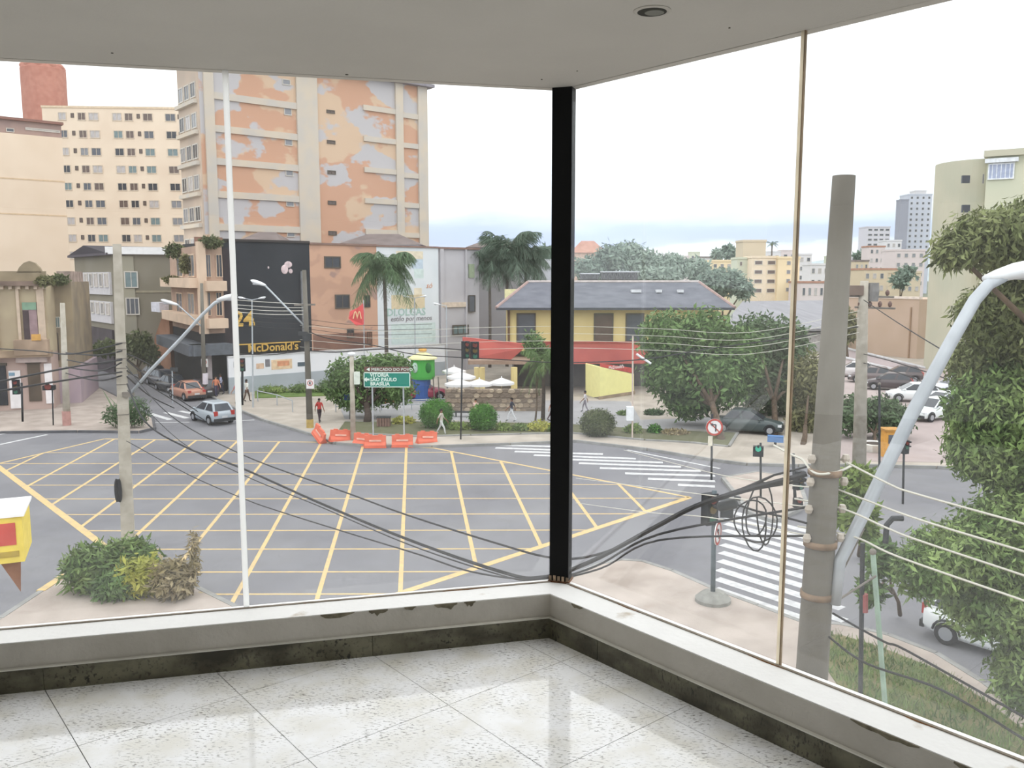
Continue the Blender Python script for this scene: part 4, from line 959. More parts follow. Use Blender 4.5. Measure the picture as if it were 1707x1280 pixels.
tower(1228, 1254, 432, 205, m_dgr, 'narrow greenish block left of the cream wing', 2, 4, yb=492, wf=.3, gm=GL[4])
tower(1186, 1232, 436, 230, m_dy, 'low yellow house at the left of the skyline blocks', 4, 1, yb=450)
tower(1166, 1200, 430, 260, m_dw, 'white house with grey roof on the left skyline', 3, 1, yb=445, roof=m_tile2)
for i, (x0, x1, yt, d_) in enumerate(((1100, 1122, 424, 420), (1126, 1148, 428, 380), (1150, 1166, 421, 460), (1276, 1300, 420, 500), (1302, 1326, 418, 520), (1380, 1396, 428, 420), (1408, 1426, 426, 480), (1070, 1092, 422, 520))):
    tower(x0, x1, yt, d_, (m_dw, m_dp, m_dgr)[i % 3], 'far-off %s house, number %s from the left along the hazy skyline' % (('white', 'pinkish', 'pale green')[i % 3], ('two', 'three', 'four', 'five', 'six', 'seven', 'eight', 'one')[i]), 2, 1, yb=440)
# ================================================================== plants
def leafmat(key, c, c2, isl=.35, tr=.25): return M('leaf_' + key, c, .6, col2=c2, scale=1.3, island=isl, trans=tr, spec=.25)
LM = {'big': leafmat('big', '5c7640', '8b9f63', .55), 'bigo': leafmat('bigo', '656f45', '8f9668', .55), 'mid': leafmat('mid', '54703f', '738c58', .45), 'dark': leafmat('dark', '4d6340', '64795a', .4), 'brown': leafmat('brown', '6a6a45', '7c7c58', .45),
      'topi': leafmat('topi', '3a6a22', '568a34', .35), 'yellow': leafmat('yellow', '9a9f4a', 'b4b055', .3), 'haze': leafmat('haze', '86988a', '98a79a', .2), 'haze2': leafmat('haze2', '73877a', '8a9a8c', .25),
      'palm': leafmat('palm', '4f6a4a', '718a64', .35), 'palmd': leafmat('palmd', '546a58', '748676', .3), 'hedge': leafmat('hedge', '66803e', '8a9c55', .4), 'weed': leafmat('weed', '55713c', '7d8f58', .45), 'dry': leafmat('dry', '8a7f5c', 'a3967a', .35),
      'olive': leafmat('olive', '4f5a38', '6b7250', .4)}
m_bark = M('bark', '6b5a4b', .95, col2='52473d', scale=6, stretch=(1, 1, .2), bump=.5, bscale=20); m_barkd = M('bark_dark', '463c36', .95, var=.2, scale=6, bump=.4)
def leaf_quads(blobs, n, size, seed, aspect=.42, shell=.55, droop=.0):
    rg_ = np.random.default_rng(seed)
    C = np.array([[b[0][0], b[0][1], b[0][2]] for b in blobs]); Rr = np.array([b[1] if hasattr(b[1], '__len__') else (b[1],) * 3 for b in blobs], float)
    wt = (Rr[:, 0] * Rr[:, 2] + Rr[:, 0] * Rr[:, 1] + Rr[:, 1] * Rr[:, 2]); idx = rg_.choice(len(blobs), n, p=wt / wt.sum())
    d = rg_.normal(size=(n, 3)); d /= np.linalg.norm(d, axis=1, keepdims=True)
    rad = (shell + (1 - shell) * rg_.random(n) ** .6) * (1 + .10 * rg_.normal(size=n))
    p = C[idx] + d * Rr[idx] * rad[:, None]
    p[:, 2] = np.maximum(p[:, 2], .2)
    nr = d + rg_.normal(size=(n, 3)) * .75; nr[:, 2] += .45; nr /= np.linalg.norm(nr, axis=1, keepdims=True)
    t = np.cross(nr, rg_.normal(size=(n, 3))); t[:, 2] -= droop; t /= np.linalg.norm(t, axis=1, keepdims=True)
    s = np.cross(nr, t); s /= np.linalg.norm(s, axis=1, keepdims=True)
    L = size * (.6 + .8 * rg_.random(n))[:, None]
    mid = p + t * L * .45
    return np.stack([p, mid + s * L * aspect * .5 - nr * L * .06, p + t * L, mid - s * L * aspect * .5 - nr * L * .06], axis=1)
def crown(root, blobs, n, size, seed, mat, name='foliage', **k):
    V = leaf_quads(blobs, n, size, seed, **k) - np.array(root.location)
    me = quads_mesh(name, V); setmat(me, mat); o = bpy.data.objects.new(name, me); COL.objects.link(o); o.parent = root; o['kind'] = 'stuff'; return o
def core(root, blobs, f, mat):
    mb = MB()
    for c, r_ in blobs:
        r3 = r_ if hasattr(r_, '__len__') else (r_,) * 3; mb.ball(c, tuple(v * f for v in r3), 10, 7)
    return part('inner_foliage', mb, mat, root, smooth=True)
def tree(name, base, blobs, n, size, seed, mat, label, cat='tree', group=None, trunk=.14, cf=.55, bark=None, **k):
    base = Vector((base[0], base[1], base[2] if len(base) > 2 else .1))
    t = thing(name, base, label, cat, group)
    crown(t, blobs, n, size, seed, mat, **k)
    if cf: core(t, blobs, cf, mat)
    if trunk:
        cz = sum(b[0][2] for b in blobs) / len(blobs); cx = sum(b[0][0] for b in blobs) / len(blobs); cy = sum(b[0][1] for b in blobs) / len(blobs)
        fork = Vector((base.x * .6 + cx * .4, base.y * .6 + cy * .4, base.z + (cz - base.z) * .5))
        part('trunk', MB().tube([base, (base + fork) / 2 + Vector((.08, .05, 0)), fork], [trunk * 1.25, trunk, trunk * .85], 8), bark or m_bark, t, smooth=True)
        for i, b in enumerate(blobs[:6]): part('branch', MB().tube([fork - Vector((0, 0, .1)), (fork + Vector(b[0])) / 2 + Vector((0, 0, .2)), Vector(b[0])], [trunk * .7, trunk * .45, trunk * .2], 6), bark or m_bark, t, smooth=True)
    return t
def pb_(x, y, depth, rx, ry=None, rd=None):       # a blob given by photo centre, depth and pixel radii
    q = At(x, y, depth); s = depth / FPX; ry = ry or rx
    return ((q.x, q.y, q.z), (rx * s, (rd or (rx + ry) / 2) * s, ry * s))
# big tree close by on the right
g_ = G(1700, 1185)
UPB = [pb_(1672, 395, 17.5, 92, 50), pb_(1735, 410, 18.2, 95, 85), pb_(1712, 530, 18.5, 100, 75), pb_(1640, 520, 19, 48, 40), pb_(1630, 600, 19, 56, 44), pb_(1590, 418, 17.3, 36, 32)]
LOB = [pb_(1680, 665, 18.5, 92, 70), pb_(1725, 740, 18, 110, 95), pb_(1650, 745, 18.6, 70, 62), pb_(1705, 890, 17.4, 112, 80), pb_(1602, 920, 17, 92, 54), pb_(1545, 950, 16.5, 56, 46), pb_(1665, 1005, 17, 100, 58), pb_(1722, 1120, 16.6, 66, 78), pb_(1620, 690, 18.8, 46, 40)]
bt = tree('street_tree', (g_.x + .3, g_.y + .6, .1), LOB, 52000, .17, 1, LM['big'], 'large leafy tree filling the right edge of the view', trunk=.22, cf=.55, aspect=.34, droop=.5, shell=.45)
crown(bt, UPB, 30000, .16, 12, LM['bigo'], aspect=.34, droop=.6, shell=.4); core(bt, UPB, .5, LM['bigo'])
for b in UPB: part('branch', MB().tube([(g_.x + .3, g_.y + .6, 4.5), (b[0][0] * .5 + g_.x * .5 + .3, b[0][1], b[0][2] * .6 + 2.6), b[0]], [.12, .08, .04], 6), m_bark, bt, smooth=True)
g_ = G(1432, 930)
tree('street_tree', (g_.x, g_.y, .1), [pb_(1430, 800, 24, 30, 22), pb_(1425, 850, 24, 34, 34), pb_(1440, 885, 24, 22, 20)], 2600, .28, 2, LM['hedge'], 'small light green tree between the thick pole and the leaning lamp arm', trunk=.07, cf=.4)
q = G(1500, 1030); tree('sapling', (q.x, q.y, .1), [pb_(1452, 985, 19, 24, 22), pb_(1470, 930, 19, 26, 30)], 900, .22, 3, LM['mid'], 'thin sapling beside the leaning green pole', trunk=.05, cf=0)
# trees right of the restaurant
tree('plaza_tree', G(1203, 738), [pb_(1112, 560, 57, 48, 44), pb_(1175, 560, 57, 50, 48), pb_(1125, 620, 57, 55, 50), pb_(1190, 628, 56, 60, 58), pb_(1150, 672, 57, 45, 26), pb_(1232, 600, 57, 40, 55)], 11000, .42, 4, LM['mid'], 'broad green tree right of the red restaurant parapet', trunk=.22, cf=.66)
tree('plaza_tree', G(1290, 730), [pb_(1262, 570, 62, 46, 48), pb_(1310, 580, 62, 38, 50), pb_(1270, 640, 62, 55, 50), pb_(1318, 650, 61, 34, 46)], 8000, .42, 5, LM['dark'], 'darker green tree left of the thick concrete pole', trunk=.2, cf=.66)
tree('plaza_tree', G(1338, 745), [pb_(1350, 640, 56, 30, 52), pb_(1345, 708, 55, 34, 30)], 3200, .36, 6, LM['brown'], 'brownish tree just behind the thick concrete pole', trunk=.15, cf=.6)
tree('plaza_tree', G(1455, 745), [pb_(1420, 690, 52, 30, 34), pb_(1470, 692, 52, 36, 32), pb_(1496, 700, 52, 26, 26)], 3600, .34, 7, LM['dark'], 'low dark tree at the foot of the wire pole', trunk=.1, cf=.6)
# tree behind the green sign
tree('plaza_tree', G(612, 708), [pb_(575, 625, 60, 32, 28), pb_(612, 618, 60, 40, 26), pb_(650, 612, 60, 38, 22), pb_(560, 650, 60, 20, 18), pb_(600, 662, 60, 44, 24), pb_(660, 650, 60, 34, 28)], 6500, .34, 8, LM['mid'], 'bushy tree with dark trunk behind the green road sign', trunk=.24, cf=.6, bark=m_barkd)
tree('roadside_tree', G(235, 640), [pb_(232, 575, 82, 24, 24), pb_(250, 592, 82, 16, 16), pb_(180, 580, 84, 26, 14)], 2200, .42, 9, LM['olive'], 'dark olive tree beside the olive grey building', trunk=.15, cf=.6)
# ---- background trees
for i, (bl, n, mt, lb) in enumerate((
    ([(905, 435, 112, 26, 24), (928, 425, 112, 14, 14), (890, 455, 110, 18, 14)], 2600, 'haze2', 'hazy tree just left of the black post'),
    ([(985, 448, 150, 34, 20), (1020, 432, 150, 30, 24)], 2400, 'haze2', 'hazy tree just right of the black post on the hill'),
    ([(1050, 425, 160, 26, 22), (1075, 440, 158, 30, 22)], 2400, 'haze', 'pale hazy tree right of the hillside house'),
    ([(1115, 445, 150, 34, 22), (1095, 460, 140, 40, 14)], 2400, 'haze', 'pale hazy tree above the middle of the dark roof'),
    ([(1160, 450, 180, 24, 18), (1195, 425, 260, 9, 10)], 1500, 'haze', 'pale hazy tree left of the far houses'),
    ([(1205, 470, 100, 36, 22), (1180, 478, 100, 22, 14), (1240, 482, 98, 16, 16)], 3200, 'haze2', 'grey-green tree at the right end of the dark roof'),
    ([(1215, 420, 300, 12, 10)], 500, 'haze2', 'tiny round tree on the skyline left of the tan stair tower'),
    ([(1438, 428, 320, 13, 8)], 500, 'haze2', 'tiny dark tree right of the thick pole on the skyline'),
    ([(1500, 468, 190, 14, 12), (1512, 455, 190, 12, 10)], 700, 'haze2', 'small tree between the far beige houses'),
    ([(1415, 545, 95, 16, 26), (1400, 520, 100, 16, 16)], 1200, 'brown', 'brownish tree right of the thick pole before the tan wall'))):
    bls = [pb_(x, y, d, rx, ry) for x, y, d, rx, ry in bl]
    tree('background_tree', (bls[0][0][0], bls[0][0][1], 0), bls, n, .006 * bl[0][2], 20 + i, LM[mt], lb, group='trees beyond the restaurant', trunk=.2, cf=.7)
# ---- topiary balls, hedges, bushes
for x, y, rx, ry, lb in ((727, 690, 27, 24, 'largest clipped ball shrub, left of the tall signal pole'), (805, 696, 22, 22, 'clipped ball shrub right of the tall signal pole'), (996, 705, 28, 22, 'flattened clipped ball shrub right of the black post')):
    g_ = G(x, y + ry + 3); b = [pb_(x, y, g_.y, rx, ry)]
    tree('ball_shrub', (g_.x, g_.y, .2), b, 5200, .13, int(x), LM['topi'] if x < 900 else LM['olive'], lb, 'shrub', 'clipped ball shrubs', trunk=.06, cf=.93, shell=.93)
def bush(px, py, rx, ry, n, sz, mt, label, name='bush', depth=None, seed=None, cf=.6, **k):
    g_ = G(px, py + ry); d_ = depth or g_.y
    t = thing(name, (g_.x, g_.y, .12), label, 'shrub'); b = [pb_(px, py, d_, rx, ry)]
    crown(t, b, n, sz, seed or int(px + py), LM[mt], **k); core(t, b, cf, LM[mt]) if cf else None
    part('stem', MB().tube([(g_.x, g_.y, .1), b[0][0]], [.04, .02], 5), m_barkd, t); return t
for x, y, rx, ry, mt, lb in ((672, 702, 20, 8, 'yellow', 'yellow-green low bush left of the largest ball shrub'), (765, 712, 24, 8, 'hedge', 'low hedge bush between two ball shrubs'), (840, 714, 16, 8, 'hedge', 'low hedge bush right of the second ball shrub'),
                         (868, 714, 16, 8, 'weed', 'darker hedge bush left of the small palm'), (900, 712, 26, 10, 'yellow', 'bright hedge bush at the foot of the small palm'), (926, 716, 12, 8, 'hedge', 'hedge bush touching the black post'),
                         (1056, 716, 14, 10, 'hedge', 'round low bush left of the pair right of the post'), (1091, 717, 11, 9, 'topi', 'bright round low bush right of the pair right of the post'),
                         (1040, 690, 10, 5, 'weed', 'small plant beside the white box post'), (1090, 688, 16, 6, 'dark', 'low dark plants behind the round bushes'), (1125, 722, 24, 6, 'dry', 'dry ground cover under the broad tree'),
                         (455, 650, 26, 8, 'hedge', 'grassy bush at the left foot of the white boundary wall'), (505, 648, 26, 9, 'weed', 'grassy bush along the white boundary wall'), (545, 645, 18, 12, 'mid', 'leafy bush at the right end of the boundary wall lawn'),
                         (705, 730, 0, 0, None, None)):
    if mt: bush(x, y, rx, ry, 900, .2, mt, lb)
# near bushes on the pavement below the left pane
for x, y, rx, ry, mt, lb, n in ((150, 948, 46, 42, 'weed', 'dark green weedy bush nearest the red and yellow sign', 2600), (215, 935, 52, 40, 'weed', 'green bush around the foot of the concrete lamp pole', 2600),
                                (235, 962, 42, 34, 'yellow', 'yellow flowering bush in the roadside clump', 1600), (290, 965, 38, 36, 'dry', 'dry brownish bush at the right of the roadside clump', 1500), (195, 975, 40, 26, 'mid', 'leafy green bush at the front of the roadside clump', 1500)):
    bush(x, y, rx, ry, n, .26, mt, lb, name='roadside_bush', cf=.5, aspect=.3, shell=.4)
g_ = G(322, 998); rd = thing('reed_stalk', (g_.x, g_.y, .1), 'tall feathery reed standing above the roadside clump', 'plant')
part('stalk', MB().tube([(g_.x, g_.y, .1), At(322, 885, g_.y)], [.03, .015], 5), m_bark, rd); crown(rd, [pb_(322, 905, g_.y, 9, 26), pb_(324, 940, g_.y, 8, 20)], 350, .22, 77, LM['dry'], aspect=.2, droop=.6)
# agave-like clump at the left kerb
def blade_mesh(L, wd, lift, mat):
    mb = MB(); n = 5; vs = []
    for k in range(n + 1):
        t = k / n; x = L * (t * .8); z = L * (lift * t - .45 * t * t * (1 - lift * .5)); w_ = wd * (1 - t) ** .7 + .005
        vs += [(x, -w_, z + w_ * .3), (x, 0, z), (x, w_, z + w_ * .3)]
    fs = []
    for k in range(n):
        for j in (0, 1): fs.append((k * 3 + j, (k + 1) * 3 + j, (k + 1) * 3 + j + 1, k * 3 + j + 1))
    me = mb.add(vs, fs).mesh('leaf'); setmat(me, mat); return me
bl3 = [blade_mesh(1.5, .08, l, leafmat('agave', '5c7452', '7a8f6c', .2)) for l in (1.25, .9, .6)]
g_ = G(210, 716); ag = thing('spiky_plant', (g_.x, g_.y, .14), 'dark spiky plant clump at the left kerb behind the concrete pole', 'plant'); rs = random.Random(4)
for k in range(46): inst('leaf', bl3[k % 3], ag, (rs.uniform(-.7, .7), rs.uniform(-.3, .3), .15 + rs.random() * .5), (0, rs.uniform(-.2, .1), rs.uniform(0, 2 * PI)), (rs.uniform(.8, 1.15),) * 3)
crown(ag, [pb_(195, 692, g_.y, 22, 18), pb_(228, 685, g_.y, 20, 24)], 1500, .3, 41, LM['dark'], aspect=.2)
# ---- palms
JR = np.random.default_rng(99)
def frond_mesh(L, lift, droop, mat, n=60, lw=.5):
    V = []; pts = []
    for k in range(n + 1):
        t = k / n; pts.append(np.array([L * (t * .9 - .1 * t * t), 0, L * (lift * t - droop * t * t)]))
    for k in range(1, n):
        p = pts[k]; tg = pts[k + 1] - pts[k - 1]; tg /= np.linalg.norm(tg); ln = L * .26 * math.sin(PI * (.12 + .85 * k / n)) * lw * 2
        for sd in (-1, 1):
            jt = JR.normal(size=3) * .22
            a = tg * .55 + np.array([0, sd * .75, -.55]) + jt; a /= np.linalg.norm(a); b = tg * .030 * L / 3
            V.append([p - b, p + b, p + a * ln + b * .2 + np.array([0, 0, -ln * .25]), p + a * ln - b * .2 + np.array([0, 0, -ln * .25])])
    for k in range(n): V.append([pts[k] + np.array([0, -.02, 0]), pts[k + 1] + np.array([0, -.012, 0]), pts[k + 1] + np.array([0, .012, 0]), pts[k] + np.array([0, .02, 0])])
    me = quads_mesh('frond', np.array(V)); setmat(me, mat); return me
def palm(base, top, L, nf, label, mat, seed, tr=.16, lifts=((1.1, .8), (.75, .95), (.35, 1.0)), name='palm_tree', lw=.5, bark=None):
    t = thing(name, base, label, 'palm'); rs = random.Random(seed); top = Vector(top); base = Vector(base)
    part('trunk', MB().tube([base, base.lerp(top, .5) + Vector((.05, 0, 0)), top], [tr * 1.2, tr, tr * .85], 10), bark or M('palm_trunk', '6a625c', .95, var=.2, scale=3, stretch=(1, 1, 4)), t, smooth=True)
    part('crown_shaft', MB().tube([top - Vector((0, 0, .3)), top + Vector((0, 0, .5))], [tr * 1.3, tr * .8], 8), M('palm_shaft', '8b8a5c', .9, var=.2), t, smooth=True)
    ms = [frond_mesh(L, a, b, mat, lw=lw) for a, b in lifts]
    for k in range(nf): inst('frond', ms[k % len(ms)], t, top - base + Vector((0, 0, .2)), (rs.uniform(-.2, .2), 0, 2 * PI * k / nf * 2.4 + rs.uniform(-.2, .2)), (rs.uniform(.85, 1.1),) * 3)
    return t
q = At(641, 478, 74); palm((q.x + .05, q.y, .14), (q.x, q.y, At(636, 452, 74).z), 3.6, 30, 'tall queen palm in front of the painted advertisement wall', LM['palm'], 3, lifts=((1.25, 1.05), (.95, 1.35), (.5, 1.45)), lw=.75)
for i, (x, y, d_, L, nf) in enumerate(((845, 428, 95, 4.4, 34), (816, 450, 94, 3.6, 26), (876, 445, 96, 3.8, 26))):
    q = At(x, y, d_); palm((q.x, q.y, .1), (q.x, q.y, q.z), L, nf, ('tallest feathery palm behind the restaurant roof end', 'lower left feathery palm behind the restaurant roof end', 'right feathery palm behind the restaurant roof end')[i], LM['palmd'], 11 + i, lifts=((1.3, .8), (1.0, 1.1), (.6, 1.3)), lw=.8)
g_ = G(905, 704); palm((g_.x, g_.y, .15), (g_.x, g_.y, At(900, 612, g_.y).z), 2.1, 18, 'small palm with a dark trunk left of the black post', LM['mid'], 21, tr=.13, lifts=((1.3, .9), (.9, 1.3), (.4, 1.5)), lw=.55, bark=m_barkd)
tree('young_tree', G(892, 706), [pb_(890, 575, 61, 18, 24), pb_(906, 592, 61, 14, 18)], 1200, .3, 90, LM['mid'], 'young light green tree rising over the red parapet gap', trunk=.06, cf=.5)
q = At(1287, 408, 330); palm((q.x, q.y, 0), (q.x, q.y, q.z), 3.2, 10, 'tiny palm on the skyline above the yellow block', LM['haze2'], 31, tr=.3)
# grass blades of the strip below the right pane
rg_ = np.random.default_rng(5); Vq = []
gpoly = [Vector(p) for p in gs]
def inside(x, y):
    c = False; n = len(gpoly)
    for i in range(n):
        a, b = gpoly[i], gpoly[(i + 1) % n]
        if (a.y > y) != (b.y > y) and x < (b.x - a.x) * (y - a.y) / (b.y - a.y) + a.x: c = not c
    return c
xs = [p.x for p in gpoly]; ys = [p.y for p in gpoly]
while len(Vq) < 5000:
    x, y = rg_.uniform(min(xs), max(xs)), rg_.uniform(min(ys), max(ys))
    if not inside(x, y): continue
    a = rg_.uniform(0, 6.28); h = rg_.uniform(.06, .22); w_ = .02; l = rg_.normal(size=2) * .06
    Vq.append([(x - w_ * math.cos(a), y - w_ * math.sin(a), .15), (x + w_ * math.cos(a), y + w_ * math.sin(a), .15), (x + l[0] + .004, y + l[1], .15 + h), (x + l[0] - .004, y + l[1], .15 + h)])
me = quads_mesh('grass', np.array(Vq)); setmat(me, LM['weed']); go = bpy.data.objects.new('grass', me); COL.objects.link(go); tag(go, 'rough grass on the strip beside the pavement below the right pane', 'grass', kind='stuff')

# plants growing on roofs and balconies
for wl, px, py, rx, ry, mt, lb in ((WX, 100, 466, 14, 7, 'olive', 'weeds growing on the annex roof beside the old house'), (WO, 76, 468, 12, 6, 'brown', 'weeds on the cornice end of the old house'),
                               (WPs, 300, 418, 16, 12, 'olive', 'left roof garden plant on the balcony building'), (WPf, 348, 404, 20, 9, 'olive', 'right roof garden plant on the balcony building'), (WPs, 318, 440, 7, 16, 'brown', 'climbing plant between the balcony windows'), (WPs, 300, 466, 18, 4, 'brown', 'trailing plant on the upper left balcony')):
    u, z = wl.hit(px, py); q = wl.P(u, z, .5); d_ = q.y; t = thing('roof_plant', (q.x, q.y, z - ry * d_ / FPX), lb, 'plant'); b = [((q.x, q.y, z), (rx * d_ / FPX, .5, ry * d_ / FPX))]
    crown(t, b, 700, .3, int(px), LM[mt]); core(t, b, .5, LM[mt]); part('stem', MB().tube([(q.x, q.y, z - ry * d_ / FPX), (q.x, q.y, z)], .04, 5), m_barkd, t)
# ================================================================== street furniture
m_cpole = M('pole_concrete', 'bcb6aa', .95, col2='a49d90', scale=2.5, bump=.3, bscale=15)
m_cdark = M('pole_concrete_worn', '77736b', .95, col2='605c54', scale=1.6, stretch=(1, 1, .5), bump=.4, bscale=14)
m_galv = M('galvanised', 'b4bac0', .45, var=.08, scale=4, metal=.3); m_lampw = M('lamp_white', 'e2e5e8', .4, var=.03); m_dk = M('metal_dark', '33363a', .6, var=.2); m_cab = M('cable_black', '2a2a2d', .7, var=0); m_cabw = M('cable_pale', 'cfcdc2', .6, var=.05)
m_band = M('steel_band', '77716a', .6, var=.2)
def lamp_head(root, p, d, L=.75, wd=.17, world=True):
    d = Vector(d).normalized(); p = Vector(p)
    hd = part('lamp_head', MB().tube([p - d * .08, p + d * L * .12, p + d * L * .45, p + d * L * .85, p + d * L], [wd * .45, wd * .75, wd, wd * .85, wd * .35], 12, flat=.62), m_lampw, root, smooth=True)
    s = p + d * L * .58 - Vector((0, 0, wd * .5)); part('lamp_glass', MB().ball((s.x, s.y, s.z), (L * .3, wd * .6, wd * .35), 10, 6), M('lamp_glass', 'b9bcc4', .3, var=0), hd, smooth=True)
    return hd
def arm(root, pts, r, mat=None): return part('arm', MB().tube(pts, r, 10), mat or m_galv, root, smooth=True)
# left concrete pole with lamp arm
g_ = G(214, 906); tp = At(195, 407, g_.y)
p1 = thing('concrete_pole', (g_.x, g_.y, 0), 'tall square concrete pole rising from the roadside bushes', 'pole')
def sq_taper(a, b, w0, w1, rz=.35):
    mb = MB(); q = []
    for c, w_ in ((a, w0), (b, w1)):
        q.append([(c[0] + x * math.cos(rz) - y * math.sin(rz), c[1] + x * math.sin(rz) + y * math.cos(rz), c[2]) for x, y in ((-w_, -w_), (w_, -w_), (w_, w_), (-w_, w_))])
    return mb.hexa(q[0], q[1])
part('shaft', sq_taper((g_.x, g_.y, 0), tp, .23, .135), m_cpole, p1)
for y in (571, 582, 597, 613, 640, 690):
    z = At(208, y, g_.y).z; f = (z - 0) / tp.z; cx_ = g_.x + (tp.x - g_.x) * f; part('steel_band', MB().box((cx_, g_.y, z), (.46 - .15 * f, .46 - .15 * f, .035), .35), m_band, p1)
q = At(198, 817, g_.y - .3); part('cable_coil', MB().tube([(q.x + .2 * math.cos(a) * .35, q.y - .05, q.z + .42 * math.sin(a)) for a in np.linspace(0, 2 * PI, 15)], .07, 6), m_cab, p1)
l1 = thing('street_lamp', At(216, 655, g_.y - .3), 'white street lamp on a long slanting arm from the left concrete pole', 'street lamp')
pts = [At(214, 660, 31.3), At(250, 618, 31.2), At(300, 566, 31.0), At(338, 524, 30.8), At(358, 505, 30.7), At(372, 498, 30.7)]
arm(l1, pts, .06); lamp_head(l1, At(366, 499, 30.7), At(394, 492, 30.6) - At(366, 499, 30.7), .68, .17)
part('clamp', MB().box(At(214, 657, 31.35), (.4, .3, .18), .35), m_band, l1)
# middle pole with lamp
g_ = G(517, 716); tp = At(507, 450, g_.y); p2 = thing('concrete_pole', (g_.x, g_.y, 0), 'dark weathered utility pole in front of the black building edge', 'pole')
part('shaft', MB().tube([(g_.x, g_.y, 0), tp], [.22, .13], 10), m_cdark, p2, smooth=True)
part('crossarm', MB().box(At(508, 508, g_.y), (1.4, .12, .12), .6), m_band, p2); part('splice_box', MB().box(At(511, 562, g_.y - .25), (.5, .35, .5), .2).box(At(505, 556, g_.y - .3), (.6, .25, .25), .2), m_dk, p2)
part('yellow_base', MB().tube([(g_.x, g_.y, .1), (g_.x, g_.y, .7)], .235, 10), M('faded_yellow', 'b39a5a', .9, var=.2), p2)
l2 = thing('street_lamp', At(510, 545, g_.y), 'street lamp on a slanting arm over the black building', 'street lamp'); arm(l2, [At(512, 548, 56), At(480, 515, 56.2), At(450, 484, 56.5), At(440, 474, 56.5)], .06); lamp_head(l2, At(441, 475, 56.5), At(418, 467, 56.7) - At(441, 475, 56.5), 1.0, .22)
def plate(name, x, y, depth, w_, h_, label, txt='E', ring=True):
    q = At(x, y, depth); t = thing(name, (q.x, q.y, q.z - h_ / 2), label, 'sign'); wl = Wall((q.x, q.y), 90)
    part('panel', MB().box((q.x, q.y, q.z), (w_, .04, h_)), M('sign_white', 'e6e4e4', .6, var=.03), t)
    if ring:
        mb = MB(); n = 20; r1, r2 = w_ * .36, w_ * .27; cz = q.z + h_ * .1
        mb.add([(q.x + r1 * math.cos(2 * PI * k / n), q.y - .03, cz + r1 * math.sin(2 * PI * k / n)) for k in range(n)] + [(q.x + r2 * math.cos(2 * PI * k / n), q.y - .03, cz + r2 * math.sin(2 * PI * k / n)) for k in range(n)],
               [(k, (k + 1) % n, n + (k + 1) % n, n + k) for k in range(n)]); part('red_ring', mb, M('sign_red', 'b5483f', .6), t)
        letter(txt, w_ * .42, wl, -w_ * .13, cz - w_ * .14, .03, M('sign_ink', '33333a', .6), t, bold=.01)
    return t
plate('parking_sign', 517, 640, 55.6, .5, .62, 'white parking sign on the dark utility pole')
plate('parking_sign', 341, 605, 71.2, .55, .68, 'white parking sign on the pole by the dark entrance')
# pole by the dark entrance, lamp to the left
g_ = G(341, 664); tp = At(336, 472, g_.y); p3 = thing('concrete_pole', (g_.x, g_.y, 0), 'slim grey pole before the dark entrance of the balcony building', 'pole'); part('shaft', MB().tube([(g_.x, g_.y, 0), tp], [.2, .12], 10), m_cdark, p3, smooth=True)
part('poster_wrap', MB().tube([At(342, 640, g_.y), At(342, 622, g_.y)], .235, 10), M('poster_wrap', 'cfc9d2', .8, var=.1), p3)
l3 = thing('street_lamp', At(337, 540, g_.y), 'white street lamp on an arm pointing left over the side street', 'street lamp'); arm(l3, [At(337, 545, 72), At(312, 522, 72.2), At(296, 508, 72.4)], .06); lamp_head(l3, At(296, 508, 72.4), At(266, 499, 72.6) - At(296, 508, 72.4), 1.5, .26)
# double plaza lamps
for x, yb, yt, lb in ((422, 682, 500, 'thin double-armed lamp post before the gold number sign'), (693, 655, 497, 'thin double-armed lamp post before the painted wall'), (746, 668, 510, 'thin lamp post before the grey building')):
    g_ = G(x, yb); t_ = At(x - 2, yt, g_.y); t = thing('plaza_lamp', (g_.x, g_.y, .1), lb, 'street lamp', 'thin plaza lamps'); part('pole', MB().tube([(g_.x, g_.y, .1), t_], [.07, .045], 8), m_galv, t)
    for sd in ((-1, 1) if x != 746 else (-1,)):
        e = t_ + Vector((sd * .55, 0, .12)); part('arm', MB().tube([t_, e], .03, 6), m_galv, t); lamp_head(t, e, (sd, 0, .2), .5, .12)
# utility pole far left
g_ = G(112, 712); tp = At(104, 505, g_.y); p5 = thing('concrete_pole', (g_.x, g_.y, 0), 'grey concrete pole beside the old house', 'pole'); part('shaft', MB().tube([(g_.x, g_.y, 0), tp], [.24, .15], 10), m_cpole, p5, smooth=True); part('pink_base', MB().tube([(g_.x, g_.y, .1), (g_.x, g_.y, 1.1)], .27, 10), M('pole_pink', 'b58d86', .9, var=.15), p5)
# pole with sign box between dark pole and green sign
g_ = G(589, 737); tp = At(586, 590, g_.y); p6 = thing('concrete_pole', (g_.x, g_.y, 0), 'short light concrete pole left of the green road sign', 'pole'); part('shaft', MB().tube([(g_.x, g_.y, 0), tp], [.17, .12], 10), m_cpole, p6, smooth=True); part('white_box', MB().box(At(595, 630, g_.y - .1), (.33, .25, .75)), M('box_white', 'd5ddd2', .7), p6)
part('lamp_cap', MB().ball(tp, (.25, .2, .14), 10, 6), m_lampw, p6)
